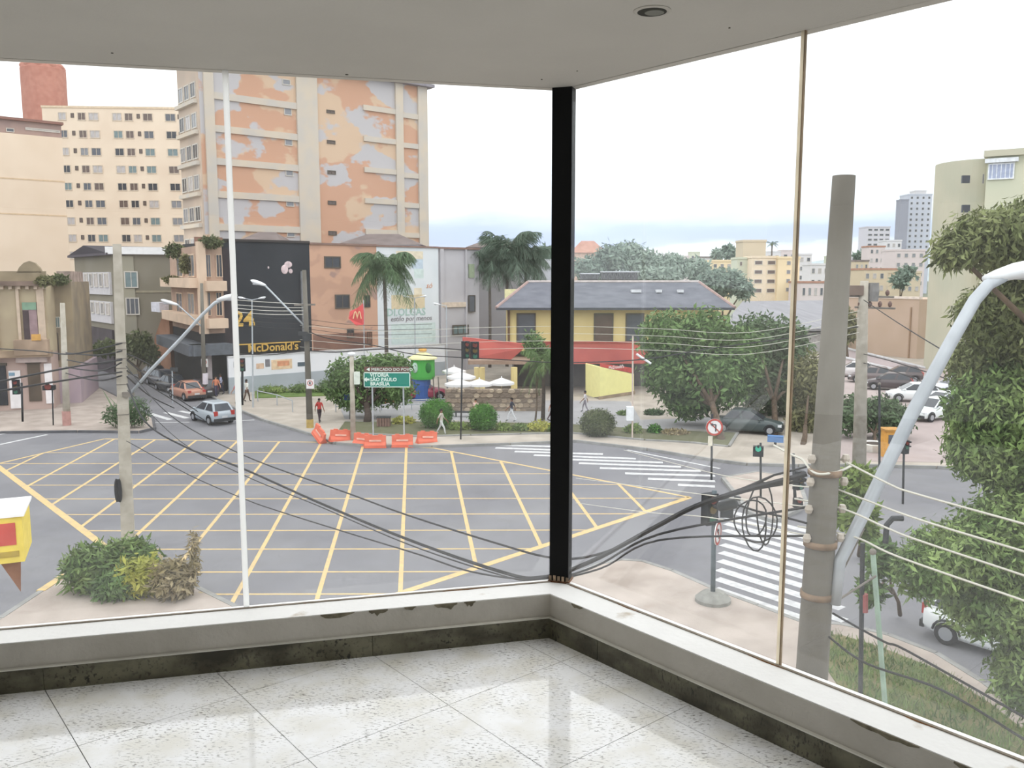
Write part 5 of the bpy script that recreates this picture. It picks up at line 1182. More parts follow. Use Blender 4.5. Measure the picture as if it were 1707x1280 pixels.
# big pole at the right with bands and lamp
D14 = 8.6; a, b = At(1357, 1066, D14), At(1407, 293, D14); dv = (b - a) / (b.z - a.z); base = a + dv * (0 - a.z)
p14 = thing('concrete_pole', (base.x, base.y, 0), 'thick weathered concrete pole close to the right window', 'pole'); part('shaft', MB().tube([base, a, b], [.205, .16, .108], 20), m_cdark, p14, smooth=True)
def on14(y): z = At(1380, y, D14).z; return a + dv * (z - a.z)
for y in (786, 905, 990): part('steel_band', MB().tube([on14(y + 5), on14(y - 5)], .168, 20), M('rust_band', '85705c', .8, var=.25, scale=8), p14, smooth=True)
for y in (762, 800, 845, 893):
    c = on14(y); part('insulator', MB().lathe([(.03, -.04), (.045, 0), (.03, .04)], (c.x - .17, c.y - .08, c.z), 8).lathe([(.03, -.04), (.045, 0), (.03, .04)], (c.x + .18, c.y - .06, c.z), 8), M('porcelain', 'b5aca0', .4), p14)
l14 = thing('street_lamp', on14(955) + Vector((.16, -.1, 0)), 'near street lamp with grey tube arm reaching to the right edge', 'street lamp')
pts = [on14(1000) + Vector((.15, -.12, 0)), At(1400, 935, 8.5), At(1450, 835, 8.6), At(1520, 690, 8.7), At(1585, 570, 8.8), At(1625, 500, 8.9), At(1648, 474, 8.95), At(1672, 462, 9.0)]
arm(l14, pts, [.055, .06, .066, .068, .066, .064, .062, .058]); lamp_head(l14, At(1655, 462, 9.0), At(1740, 440, 9.2) - At(1655, 462, 9), .78, .145)
part('bracket', MB().tube([on14(985) + Vector((.1, -.1, 0)), At(1440, 880, 8.55)], .014, 6).tube([on14(1003) + Vector((.1, -.1, 0)), At(1460, 960, 8.8)], .012, 6), m_band, l14)
# pole with crossarms further back
g_ = G(1432, 781); tp = At(1438, 520, g_.y); p15 = thing('wire_pole', (g_.x, g_.y, 0), 'round concrete pole with crossarms and transformer before the tan wall', 'pole'); part('shaft', MB().tube([(g_.x, g_.y, 0), tp, At(1441, 468, g_.y)], [.36, .26, .2], 14), m_cpole, p15, smooth=True)
for y, x0, x1 in ((493, 1405, 1490), (512, 1425, 1492)):
    part('crossarm', MB().tube([At(x0, y, g_.y), At(x1, y + 2, g_.y)], .06, 6), m_band, p15)
    for k in range(4): c = At(x0 + (x1 - x0) * (k + .5) / 4, y - 5, g_.y); part('insulator', MB().lathe([(.05, -.15), (.11, -.05), (.11, .05), (.04, .15)], c, 8), M('insulator_brown', '6f5650', .4), p15)
c = At(1456, 486, g_.y); part('transformer', MB().lathe([(.25, -.5), (.28, 0), (.25, .45)], c, 12), M('transformer_grey', '7f7d7c', .6), p15)
c = At(1422, 484, g_.y); part('fuse_box', MB().box(c, (.9, .5, .5)), M('fuse_brown', '77665c', .7), p15)
# slim steel posts on the right
for x, yb, yt, r_, lb in ((1466, 800, 640, .06, 'thin dark post right of the wire pole'), (1474, 1118, 920, .05, 'leaning greenish pole below the near lamp arm')):
    g_ = G(x, yb) if x != 1474 else At(1492, 1118, 15); bz = Vector((g_.x, g_.y, 0)) if x != 1474 else Vector((At(1492, 1118, 15).x + .12, 15, 0.1))
    t_ = At(x if x != 1474 else 1455, yt, bz.y); t = thing('steel_post', bz, lb, 'post'); part('tube', MB().tube([bz, t_], r_, 8), m_dk if x == 1466 else M('pole_green', '8fa596', .6, var=.15), t); part('cap', MB().ball(t_, (r_ * 1.3,) * 3, 8, 6), m_band, t)
bz = Vector((At(1443, 1060, 17).x, 17, .1)); t = thing('signal_post', bz, 'short post with red and white bands under the thin sapling', 'post'); part('tube', MB().tube([bz, At(1438, 905, 17)], .05, 8), m_dk, t); part('painted_band', MB().tube([At(1441, 1020, 17), At(1441, 990, 17)], .075, 8), M('band_red', '9a5a5a', .7), t); part('lamp_hook', MB().tube([At(1476, 905, 17), At(1478, 875, 17), At(1488, 864, 17), At(1505, 864, 17)], .06, 8), m_dk, t)

# ---- traffic signals
def signal(base, heads, label, pole_top, r_=.06, faces=(0, -1), foot=None, polem=None):
    t = thing('traffic_signal', base, label, 'traffic light'); part('pole', MB().tube([base, pole_top], r_, 8), polem or m_dk, t, smooth=True)
    for (c, w_, h_, rz, lens) in heads:
        hd = part('signal_head', MB().box(c, (w_, w_ * .7, h_), rz), M('signal_black', '20242a', .6, var=.1), t)
        f = Vector((math.sin(rz), -math.cos(rz), 0))
        for k, cc in enumerate(lens):
            z = c[2] + h_ * (.32 - .32 * k); p = Vector((c[0], c[1], z)) + f * w_ * .36
            part('lens', MB().tube([p, p + f * .03], w_ * .3, 10), M('lens_' + cc, {'r': '7a3a34', 'y': '6b5a33', 'g': '3a6b58', 'G': '3fc0a0'}[cc], .3), hd)
            part('visor', MB().tube([p + Vector((0, 0, w_ * .3)), p + f * .2 + Vector((0, 0, w_ * .26))], w_ * .12, 6), M('signal_black', ''), hd)
    if foot: part('foot', MB().lathe([(.55, 0), (.55, .12), (.35, .3), (.2, .34)], (base[0], base[1], .1), 14), M('foot_concrete', '8b8b86', .95, var=.2), t)
    return t
g_ = G(1188, 1008); g_.z = .1
ts = signal(g_, [(tuple(At(1183, 848, g_.y)), .42, .95, .5, 'ryg'), (tuple(At(1212, 846, g_.y + .2)), .55, .5, 1.3, 'g')], 'near traffic signal with black heads at the foot of the zebra crossing', At(1191, 818, g_.y), .075, foot=True, polem=M('pole_teal', '58656c', .6, var=.2))
def round_sign(x, y, depth, r_, label, arrow=True):
    q = At(x, y, depth); t = thing('round_sign', (q.x, q.y, q.z - r_), label, 'sign'); n = 24
    part('disc', MB().tube([(q.x, q.y, q.z), (q.x, q.y + .03, q.z)], r_, n), M('sign_white', ''), t)
    mb = MB(); mb.add([(q.x + r_ * math.cos(2 * PI * k / n), q.y - .012, q.z + r_ * math.sin(2 * PI * k / n)) for k in range(n)] + [(q.x + r_ * .78 * math.cos(2 * PI * k / n), q.y - .012, q.z + r_ * .78 * math.sin(2 * PI * k / n)) for k in range(n)], [(k, (k + 1) % n, n + (k + 1) % n, n + k) for k in range(n)])
    part('red_ring', mb, M('sign_red', ''), t)
    part('slash', MB().hexa([(q.x - r_ * .6, q.y - .014, q.z + r_ * .5), (q.x - r_ * .5, q.y - .014, q.z + r_ * .6), (q.x + r_ * .6, q.y - .014, q.z - r_ * .5), (q.x + r_ * .5, q.y - .014, q.z - r_ * .6)], [(q.x - r_ * .6, q.y - .01, q.z + r_ * .5), (q.x - r_ * .5, q.y - .01, q.z + r_ * .6), (q.x + r_ * .6, q.y - .01, q.z - r_ * .5), (q.x + r_ * .5, q.y - .01, q.z - r_ * .6)]), M('sign_red', ''), t)
    part('arrow', MB().box((q.x + r_ * .15, q.y - .012, q.z - r_ * .1), (r_ * .14, .006, r_ * .8)).box((q.x - r_ * .12, q.y - .012, q.z + r_ * .3), (r_ * .6, .006, r_ * .14)).extrude([(q.x - r_ * .5, q.y - .014, q.z + r_ * .3), (q.x - r_ * .2, q.y - .014, q.z + r_ * .52), (q.x - r_ * .2, q.y - .014, q.z + r_ * .08)], (0, .005, 0)), M('sign_ink', ''), t)
    return t
round_sign(1197, 889, 25.25, .36, 'no left turn sign on the near traffic signal pole, turned edge-on').rotation_euler = (0, 0, R(62))
g_ = G(1186, 800); g_.z = 0; t = thing('sign_post', g_, 'dark post carrying a no left turn sign by the far zebra crossing', 'post'); part('tube', MB().tube([g_, At(1187, 690, g_.y)], .055, 8), m_dk, t); part('small_plate', MB().box(At(1184, 735, g_.y - .1), (.22, .03, .5)), M('plate_cream', 'd9d3c2', .7), t)
round_sign(1191, 712, g_.y - .15, .42, 'no left turn sign on the dark post under the broad tree')
g_ = G(1268, 835); g_.z = .1; signal(g_, [(tuple(At(1264, 752, g_.y)), .45, .45, -.3, 'G')], 'signal with a lit green lens on the median island', At(1268, 738, g_.y), .05)
g_ = G(1326, 855); g_.z = .1; signal(g_, [(tuple(At(1331, 800, g_.y)), .4, .8, .6, 'ryg'), (tuple(At(1330, 838, g_.y)), .35, .4, .2, 'r')], 'dark signal beside the thick concrete pole', At(1322, 756, g_.y), .07)
g_ = G(1505, 840); g_.z = 0; signal(g_, [(tuple(At(1509, 745, g_.y)), .28, .6, .4, 'rg')], 'slim signal on the side road right of the lamp arm', At(1507, 738, g_.y), .05)
g_ = G(38, 706); g_.z = .1; signal(g_, [(tuple(At(27, 645, g_.y)), .42, 1.0, .2, 'ryg')], 'traffic signal before the white shop panel of the old house', At(36, 638, g_.y), .07)
g_ = G(89, 712); g_.z = .1; signal(g_, [(tuple(At(82, 646, g_.y)), .7, .3, .2, 'r')], 'thin signal with a wide dark head left of the grey pole', At(87, 642, g_.y), .045)
g_ = G(404, 678); g_.z = .1; signal(g_, [(tuple(At(404, 608, g_.y)), .42, 1.0, .2, 'ryg')], 'traffic signal before the left end of the boundary wall', At(404, 600, g_.y), .09)
g_ = G(768, 736); g_.z = .1; signal(g_, [(tuple(At(776, 583, g_.y)), .42, 1.05, .7, 'ryg'), (tuple(At(791, 584, g_.y + .3)), .5, 1.05, .2, 'ryg')], 'tall thin traffic signal with twin heads before the red parapet', At(771, 574, g_.y), .05)
g_ = G(1054, 735); g_.z = .14; t = thing('plaza_lamp', g_, 'slim white lamp post with stick light before the broad tree', 'street lamp', 'thin plaza lamps'); part('pole', MB().tube([g_, At(1055, 560, g_.y)], .05, 8), M('post_white', 'c9b9ae', .7), t); part('stick_light', MB().tube([At(1061, 590, g_.y), At(1085, 606, g_.y)], .07, 8), m_lampw, t); part('white_box', MB().box(At(1050, 689, g_.y - .1), (.42, .35, .85)), M('box_bright', 'e2e6ea', .6), t)
# left side street sign post
g_ = G(288, 672); g_.z = 0; t = thing('sign_post', g_, 'thin post with a dark plate on the side street', 'post'); part('tube', MB().tube([g_, At(287, 618, g_.y)], .05, 8), m_galv, t); part('plate', MB().box(At(290, 616, g_.y), (.6, .04, .35)), m_dk, t)
q = G(270, 708); 
# ---- green road sign
g_ = G(646, 735); gd = thing('road_sign', (g_.x, g_.y, .1), 'wide green road sign with white border and three place names', 'sign'); WGn = Wall((g_.x, g_.y), 90)
u0, u1_, z0, z1 = rect(WGn, 606, 620.5, 684, 645.5); bpart('panel', gd, WGn, u0, u1_, z0, z1, -.05, 0, M('sign_green', '1f8574', .5, var=.04)); m_sw = M('sign_letters', 'dfeee6', .5, var=0)
for aa in ((u0, u1_, z1 - .05, z1), (u0, u1_, z0, z0 + .05), (u0, u0 + .05, z0, z1), (u1_ - .05, u1_, z0, z1)): bpart('border', gd, WGn, *aa, 0, .012, m_sw)
for tx, y in (('VITÓRIA', 628.3), ('SÃO PAULO', 635.8), ('BRASÍLIA', 643)): letter(tx, .30, WGn, WGn.hit(617, 630)[0], WGn.hit(640, y)[1] + .02, .012, m_sw, gd, bold=.008)
ua, za = WGn.hit(610.5, 632.5); part('arrow', MB().extrude([WGn.P(ua - .16, za, .012), WGn.P(ua + .04, za + .16, .012), WGn.P(ua + .04, za + .06, .012), WGn.P(ua + .2, za + .06, .012), WGn.P(ua + .2, za - .06, .012), WGn.P(ua + .04, za - .06, .012), WGn.P(ua + .04, za - .16, .012)], (0, -.01, 0)), m_sw, gd)
u2, u3, z2, z3 = rect(WGn, 607, 611.5, 682, 619.5); bpart('brown_panel', gd, WGn, u2, u3, z2, z3, -.05, 0, M('sign_brown', '6b4a44', .6)); letter('◄ MERCADO DO POVO', .26, WGn, u2 + .12, z2 + .05, .012, m_sw, gd)
for x in (620, 672): c = WGn.P(WGn.hit(x, 640)[0], 0, -.1); part('leg', MB().tube([(c.x, c.y, .1), (c.x, c.y, z3)], .05, 8), m_galv, gd)
# ---- orange barriers
def barrier_mesh():
    mb = MB(); L, h = .62, .72
    prof = [(-.22, 0), (-.22, .16), (-.09, .34), (-.06, h), (.06, h), (.09, .34), (.22, .16), (.22, 0)]
    return mb.extrude([(-L, y, z) for y, z in prof], (2 * L, 0, 0)).box((-.3, 0, h + .03), (.25, .1, .06)).box((.3, 0, h + .03), (.25, .1, .06)).box((0, 0, .02), (1.3, .5, .04)).mesh('shell')
bm0 = barrier_mesh(); setmat(bm0, M('barrier_orange', 'e2795f', .7, col2='d46c54', scale=3)); bs0 = MB().box((0, -.13, .42), (.7, .03, .1)).box((0, .13, .42), (.7, .03, .1)).mesh('stripe'); setmat(bs0, M('barrier_stripe', 'eeb8a6', .6))
for x, y, rz, ry, lb in ((532, 737, -.9, .45, 'orange plastic barrier tipped over at the left end of the row'), (566, 738, .5, .12, 'orange plastic barrier beside the tipped one'), (605, 743, -.5, 0, 'small end-on orange barrier in the middle of the row'), (626, 746, .05, 0, 'orange barrier under the left leg of the green sign'), (671, 745, .05, 0, 'orange barrier under the right leg of the green sign'), (711, 741, .5, .1, 'orange barrier at the right end of the row'), (654, 674, .3, 0, 'orange barrier far back behind the green sign')):
    g_ = G(x, y); t = thing('road_barrier', (g_.x, g_.y, .01 if y > 700 else .16), lb, 'barrier', 'orange road barriers', rz); t.rotation_euler = (0, ry, rz); t.location.z += abs(math.sin(ry)) * .5; inst('shell', bm0, t); inst('stripe', bs0, t)
# ---- parasols
def parasol(x, y, d_, r_, label):
    q = At(x, y, d_); t = thing('parasol', (q.x, q.y, .15), label, 'parasol', 'white terrace parasols'); z = q.z; n = 8
    vs = [(q.x, q.y, z + .36)] + [(q.x + r_ * math.cos(2 * PI * k / n), q.y + r_ * math.sin(2 * PI * k / n), z) for k in range(n)] + [(q.x + r_ * math.cos(2 * PI * k / n), q.y + r_ * math.sin(2 * PI * k / n), z - .18) for k in range(n)] + [(q.x, q.y, z + .30)]
    fs = [(0, 1 + k, 1 + (k + 1) % n) for k in range(n)] + [(1 + k, 9 + k, 9 + (k + 1) % n, 1 + (k + 1) % n) for k in range(n)] + [(17, 9 + (k + 1) % n, 9 + k) for k in range(n)]
    part('canopy', MB().add(vs, fs), M('canopy_white', 'f0eff0', .8, var=0), t); part('pole', MB().tube([(q.x, q.y, .15), (q.x, q.y, z + .33)], .035, 8), M('pole_wood', 'c9b48a', .8), t); part('finial', MB().ball((q.x, q.y, z + .4), (.05, .05, .08), 8, 6), m_lampw, t); part('base', MB().lathe([(.3, 0), (.3, .08), (.06, .12)], (q.x, q.y, .15), 12), m_band, t)
for x, y, d_, r_, lb in ((757, 618, 70, 1.0, 'rearmost white parasol at the upper left'), (769, 627, 68, 1.15, 'white parasol in the second row'), (765, 639, 65.5, 1.1, 'front left white parasol behind the signal pole'), (799, 639, 66, 1.05, 'front middle white parasol'), (836, 637, 66.5, 1.0, 'front right white parasol by the yellow column')): parasol(x, y, d_, r_, lb)
# ---- green playground turret
q = At(705, 627, 69); kt = thing('playground_turret', (q.x, q.y, .14), 'green round play turret with cream cone roof on a blue base', 'play equipment'); r_ = 20 * 69 / FPX; zt = At(705, 598, 69).z
part('barrel', MB().lathe([(r_ * .96, q.z - .2), (r_, q.z), (r_, zt)], (q.x, q.y, 0), 24), M('turret_green', '4aa748', .6, var=.08), kt, smooth=False)
part('roof', MB().lathe([(r_ * 1.22, zt), (r_ * 1.2, zt + .1), (r_ * .35, zt + .5), (.06, zt + .6)], (q.x, q.y, 0), 24), M('turret_cream', 'dcd8a8', .7), kt); part('finial', MB().ball((q.x, q.y, zt + .72), (.35, .35, .2), 10, 6), M('turret_orange', 'd8a860', .7), kt)
for x, mm in ((692, 'b9d0c4'), (714, '1f6a2c')):
    c = At(x, 613, 69 - r_ * .9); part('porthole', MB().ball((c.x, c.y, c.z), (.24, .12, .42), 12, 8), M('porthole_' + mm, mm, .4), kt, smooth=True)
part('blue_base', MB().lathe([(r_ * .8, .14), (r_ * .8, q.z - .2)], (q.x - .15, q.y, 0), 16), M('turret_blue', '3d5fa0', .6, var=.1), kt)
part('ladder', MB().tube([(q.x + r_, q.y - .6, .15), (q.x + r_ * .9, q.y - .4, q.z)], .05, 6).tube([(q.x + r_ + .4, q.y - .6, .15), (q.x + r_ * .9 + .4, q.y - .4, q.z)], .05, 6), m_band, kt)
# ---- flag
fd = 70; fl = thing('red_flag', (At(606, 560, fd).x, fd, .14), 'red flag with pale emblem before the orange wall', 'flag'); part('pole', MB().tube([(At(606, 560, fd).x, fd, .14), At(606, 500, fd)], .04, 6), m_galv, fl)
Wfl = [At(606, 505, fd), At(606, 541, fd - .2), At(594, 543, fd - .4), At(581, 531, fd), At(583, 519, fd + .2), At(596, 513, fd - .3)]
part('cloth', MB().extrude(Wfl, (.02, .06, 0)), M('flag_red', 'd2595a', .8, var=.06), fl); part('emblem', MB().tube([At(589 + 13 * k / 12, 531 - 12 * abs(math.sin(PI * k / 6)), fd - .5) for k in range(13)], .045, 6), M('flag_pale', 'e8c59a', .8), fl)
# ---- shop sign box at the far left edge
sx = Wall(Vector((G(36, 860, 4.6).x, G(36, 860, 4.6).y, 0)), 66); c0 = sx.P(0, 4.6)
sb_ = thing('shop_sign', (c0.x - 1.5, c0.y - 1, 3.5), 'yellow-framed red shop sign box with white top at the far left', 'sign'); u0 = sx.hit(-120, 880)[0]
m_sy = M('sign_yellow', 'e3cd5c', .7, var=.08); zb = sx.hit(30, 937)[1]
bpart('case', sb_, sx, u0, 0, zb, 4.6, -1.6, 0, m_sy); bpart('red_panel', sb_, sx, u0 + .15, -.14, zb + .42, 4.6 - .14, 0, .02, M('sign_panel_red', 'c0524a', .7, var=.1)); bpart('lower_band', sb_, sx, u0 + .1, -.1, zb + .14, zb + .27, 0, .02, M('sign_olive', 'a9923e', .7))
bpart('white_top', sb_, sx, u0 - .05, .05, 4.6, 4.66, -1.7, .05, M('top_white', 'f2f2f2', .6, var=.02)); ptri = [sx.hit(0, 945), sx.hit(33, 930), sx.hit(33, 991)]
part('hanging_pennant', MB().extrude([sx.P(u, z, -.2) for u, z in ptri], -sx.n * .03), M('pennant_brown', '8f6248', .8, col2='7a523c', scale=2), sb_)
bpart('wall_bracket', sb_, sx, u0 - 1.2, u0, 0, 4.6, -1.5, -.2, M('bracket_wall', 'b5afa5', .9))
# ---- small stuff on the plaza
g_ = G(640, 715); t = thing('litter_bin', (g_.x, g_.y, .14), 'brown slatted litter bin under the green sign', 'bin'); part('tub', MB().box((g_.x, g_.y, .5), (.85, .6, .55)), M('bin_brown', '6d5650', .8, var=.15), t)
for k in range(5): part('slat', MB().box((g_.x - .36 + .18 * k, g_.y - .32, .5), (.12, .04, .55)), M('bin_slat', '80665c', .8, var=.1), t)
part('rim', MB().box((g_.x, g_.y, .8), (.9, .65, .06)), m_dk, t)
for i, (x, y, c, lb) in enumerate(((583, 702, '2f4f8f', 'blue rubbish bag stand by the light concrete pole'), )):
    g_ = G(x, y); t = thing('blue_sign', (g_.x, g_.y, .14), 'small blue plate on a dark post by the light concrete pole', 'sign'); part('post', MB().tube([(g_.x, g_.y, .14), At(584, 655, g_.y)], .04, 8), m_dk, t); part('plate', MB().box(At(582, 663, g_.y - .06), (.7, .04, .5)), M('plate_deep_blue', '3c5590', .6), t)
a, b = G(560, 690), G(760, 684); t = thing('low_railing', (a.x, a.y, .14), 'low pale railing behind the planting bed', 'railing')
for k in range(9): c = a.lerp(b, k / 8); part('post', MB().tube([(c.x, c.y, .14), (c.x, c.y, .95)], .04, 6), m_galv, t)
for z in (.9, .55): part('rail', MB().tube([(a.x, a.y, z), (b.x, b.y, z)], .035, 6), m_galv, t)
a, b = G(430, 672), G(488, 690); t = thing('handrail', (a.x, a.y, .14), 'curved pale handrail on the left plaza pavement', 'railing'); part('rail', MB().tube([(a.x, a.y, 1.0), ((a.x + b.x) / 2, a.y - 2, .95), (b.x, b.y, 1.0)], .04, 6), m_galv, t)
for c in (a, Vector(((a.x + b.x) / 2, a.y - 2, 0)), b): part('post', MB().tube([(c.x, c.y, .14), (c.x, c.y, 1.0)], .04, 6), m_galv, t)

# ================================================================== cables
def smooth_path(P, m=6):
    out = []
    for i in range(len(P) - 1):
        p0, p1, p2, p3 = P[max(i - 1, 0)], P[i], P[i + 1], P[min(i + 2, len(P) - 1)]
        for k in range(m):
            t = k / m; out.append(.5 * ((2 * p1) + (p2 - p0) * t + (2 * p0 - 5 * p1 + 4 * p2 - p3) * t * t + (3 * p1 - p0 - 3 * p2 + p3) * t ** 3))
    return out + [P[-1]]
CN = {}
ORD = ('first', 'second', 'third', 'fourth', 'fifth', 'sixth', 'seventh', 'eighth', 'ninth', 'tenth')
def cable(pts, r_, mat, label, group='overhead cables', name='overhead_cable'):
    k = CN.get(label, 0); CN[label] = k + 1
    if name == 'overhead_cable': label = ORD[k] + ' ' + label
    P = smooth_path([At(*p) for p in pts]); return solo(name, MB().tube(P, r_, 5), mat, label, 'cable', group, loc=P[0])
LBJ = 'black cable sagging across the yellow box junction'
for pts, r_ in (([(212, 640, 31), (242, 703, 28), (309, 745, 26), (400, 779, 23), (528, 836, 19), (675, 897, 15.5), (836, 953, 12.5), (905, 962, 11.2), (985, 936, 10.2), (1090, 880, 9.4), (1180, 836, 8.9), (1345, 790, 8.6)], .028),
                ([(210, 610, 31), (281, 690, 27), (400, 756, 22), (577, 821, 17), (675, 857, 15), (820, 903, 12.5), (925, 930, 11), (1010, 920, 10), (1110, 870, 9.3), (1200, 828, 8.9), (1345, 800, 8.6)], .016),
                ([(211, 735, 31), (312, 790, 26), (406, 831, 22), (465, 852, 20), (583, 889, 16.5), (695, 923, 14), (787, 953, 12.5), (900, 966, 11.2), (990, 945, 10.2), (1100, 890, 9.4), (1345, 845, 8.6)], .014),
                ([(212, 650, 31), (300, 735, 26), (402, 790, 22), (528, 842, 18.5), (675, 905, 15), (830, 957, 12.5), (900, 968, 11.3), (1000, 948, 10.1), (1100, 900, 9.3), (1345, 893, 8.6)], .012)): cable(pts, r_, m_cab, LBJ)
for pts in ([(203, 600, 31), (120, 612, 26), (-20, 640, 22)], [(203, 620, 31), (120, 632, 26), (-20, 655, 22)], [(203, 572, 31), (120, 590, 34), (60, 585, 42), (-20, 580, 50)], [(203, 585, 31), (160, 592, 33), (110, 588, 40)], [(203, 598, 31), (160, 607, 33), (112, 600, 42)], [(203, 604, 31), (165, 618, 32), (110, 612, 44)], [(203, 626, 31), (160, 634, 33), (110, 622, 46)]): cable(pts, .03, m_cab, 'black cable leaving the left concrete pole towards the left edge', 'cables left of the concrete pole')
for i, pts in enumerate(([(212, 600, 31), (245, 628, 40), (290, 660, 52), (336, 690, 60)], [(212, 618, 31), (245, 640, 40), (290, 668, 52), (340, 700, 58)], [(212, 590, 31), (245, 605, 40), (300, 635, 58), (341, 650, 71)], [(212, 628, 31), (250, 660, 40), (290, 680, 50)])): cable(pts, .03, m_cab, 'cable falling from the left concrete pole over the side street', 'cables over the side street')
for y0, y1 in ((500, 507), (508, 513), (514, 518), (520, 524)): cable([(395, y0, 64), (450, y0 + 4, 60), (508, y1, 56)], .022, m_cabw, 'pale wire before the black building front', 'wires before the building')
for pts, r_ in (([(395, 590, 66), (450, 591, 60), (512, 585, 56), (560, 587, 55), (631, 582, 54), (719, 580, 53.5), (769, 583, 53)], .035), ([(514, 552, 56), (547, 564, 55.5), (625, 576, 54), (687, 590, 53.5), (772, 596, 53)], .03), ([(772, 596, 53), (850, 600, 50), (930, 604, 47), (1060, 600, 44), (1190, 580, 42), (1340, 560, 40), (1430, 545, 44)], .03)): cable(pts, r_, m_cab, 'dark heavy cable strung along the far pavement', 'heavy cables over the far pavement')
for y in (530, 538, 546): cable([(395, y - 6, 64), (450, y, 60), (508, y + 2, 56), (600, y + 12, 56), (720, y + 10, 56)], .014, m_cab, 'thin dark wire before the building and orange wall', 'thin dark wires')
for y in (548, 560, 572, 584): cable([(500, y - 6, 56), (640, y + 4, 58), (800, y - 2, 60), (950, y - 4, 58), (1100, y, 52), (1250, y + 6, 46), (1432, y - 30, 44)], .014, m_cabw, 'thin pale wire across the restaurant front', 'thin wires before the restaurant')
for pts in ([(1440, 500, 44), (1500, 540, 36), (1600, 600, 26), (1760, 680, 18)], [(1440, 590, 44), (1500, 606, 36), (1600, 640, 26), (1760, 720, 18)], [(1440, 605, 44), (1500, 622, 36), (1600, 660, 26)]): cable(pts, .022, m_cab, 'dark wire from the wire pole to the big right tree', 'wires over the parking lot')
for pts in ([(1397, 763, 8.6), (1481, 806, 8.1), (1524, 822, 7.9), (1707, 873, 7.0), (1800, 900, 6.6)], [(1395, 815, 8.6), (1440, 832, 8.4), (1536, 867, 7.8), (1707, 919, 7.0), (1800, 948, 6.6)], [(1325, 831, 9), (1405, 848, 8.5), (1481, 881, 8.1), (1530, 900, 7.8), (1707, 959, 7.0), (1800, 990, 6.6)], [(1330, 877, 9), (1422, 894, 8.5), (1498, 928, 8.0), (1707, 1001, 7.0), (1800, 1035, 6.6)]): cable(pts, .011, m_cabw, 'pale service wire running from the thick pole to the right edge', 'pale wires at the right')
for pts in ([(1388, 1022, 8.5), (1473, 1069, 8), (1511, 1084, 7.8), (1707, 1195, 6.9), (1800, 1250, 6.6)], [(1380, 1060, 8.5), (1443, 1105, 8), (1570, 1150, 7.4), (1707, 1232, 6.8), (1800, 1290, 6.5)]): cable(pts, .012, m_cab, 'dark low cable running right from the foot of the thick pole', 'dark low cables at the right')
for pts in ([(1040, 750, 26), (1182, 787, 16), (1290, 805, 10.5), (1352, 812, 8.7)], [(960, 797, 26), (1080, 812, 17), (1179, 825, 13), (1350, 845, 8.7)], [(960, 838, 24), (1072, 853, 17), (1180, 862, 13), (1350, 893, 8.7)]): cable(pts, .008, m_cabw, 'thin pale wire reaching the thick pole from the junction', 'thin wires left of the thick pole')
cable([(1290, 742, 9.2), (1318, 757, 9), (1338, 766, 8.8), (1350, 782, 8.6), (1366, 790, 8.42), (1397, 786, 8.5), (1420, 776, 8.7)], .013, m_cabw, 'white cable looped around the thick pole', name='looped_cable')
# coil of spare cable
P = []
for k in range(64):
    t = k / 63; a = t * 2 * PI * 3.6; cx_ = 1254 + 10 * math.sin(t * 9); rx = 22 + 10 * math.sin(t * 5); ry = 42 + 12 * math.cos(t * 7)
    P.append(At(cx_ + rx * math.cos(a) + 14 * t, 862 + ry * math.sin(a) + 10 * math.sin(t * 6), 8.9 + .25 * t))
cc = thing('cable_coil', P[0], 'tangled coil of black spare cable hanging left of the thick pole', 'cable'); part('loops', MB().tube(P, .009, 6), m_cab, cc, smooth=True)
part('tie', MB().tube([At(1180, 838, 8.9), At(1212, 826, 8.9), At(1240, 815, 8.85), At(1290, 792, 8.8), At(1345, 778, 8.65)], [.016, .03, .022, .012, .01], 7), m_cab, cc); part('lead', MB().tube([At(1225, 840, 8.9), At(1262, 852, 8.9), At(1300, 860, 8.8), At(1345, 872, 8.6)], .012, 6), m_cab, cc)
q1, q2 = At(1196, 846, 8.95), At(1230, 838, 8.9); sp2 = solo('splice_closure', MB().tube([q1, q1.lerp(q2, .1), q1.lerp(q2, .9), q2], [.03, .055, .055, .02], 12), m_dk, 'black cable splice closure hanging beside the coil', 'cable box', smooth=True, loc=q1)

# ---- booth and box by the parking lot gate
q = G(1482, 766); t = thing('guard_booth', (q.x, q.y, .14), 'small orange booth at the parking lot gate', 'booth'); part('cabin', MB().box((q.x, q.y, .9), (.75, .7, 1.5)), M('booth_orange', 'd9a04c', .7, var=.1), t); part('roof', MB().box((q.x, q.y, 1.7), (.95, .9, .1)), M('booth_roof', 'b98a48', .7), t); part('window', MB().box((q.x, q.y - .36, 1.2), (.5, .03, .5)), GL[1], t)
q = G(1457, 756); t = thing('concrete_planter', (q.x, q.y, .14), 'white concrete planter left of the orange booth', 'planter'); part('tub', MB().lathe([(.6, 0), (.8, .45), (.75, .5), (.6, .45)], (q.x, q.y, .14), 12), M('planter_white', 'd9d9d2', .8), t); part('soil', MB().lathe([(.62, .44), (.3, .5)], (q.x, q.y, .14), 12), m_barkd, t)
q = G(1292, 748); t = thing('newspaper_box', (q.x, q.y, .14), 'small blue box at the kerb left of the right glass joint', 'box'); part('case', MB().box((q.x, q.y, .6), (.9, .5, .35), -.3), M('box_blue', '5a7fb0', .6, var=.08), t); part('leg', MB().box((q.x, q.y, .3), (.12, .12, .35)), m_dk, t)
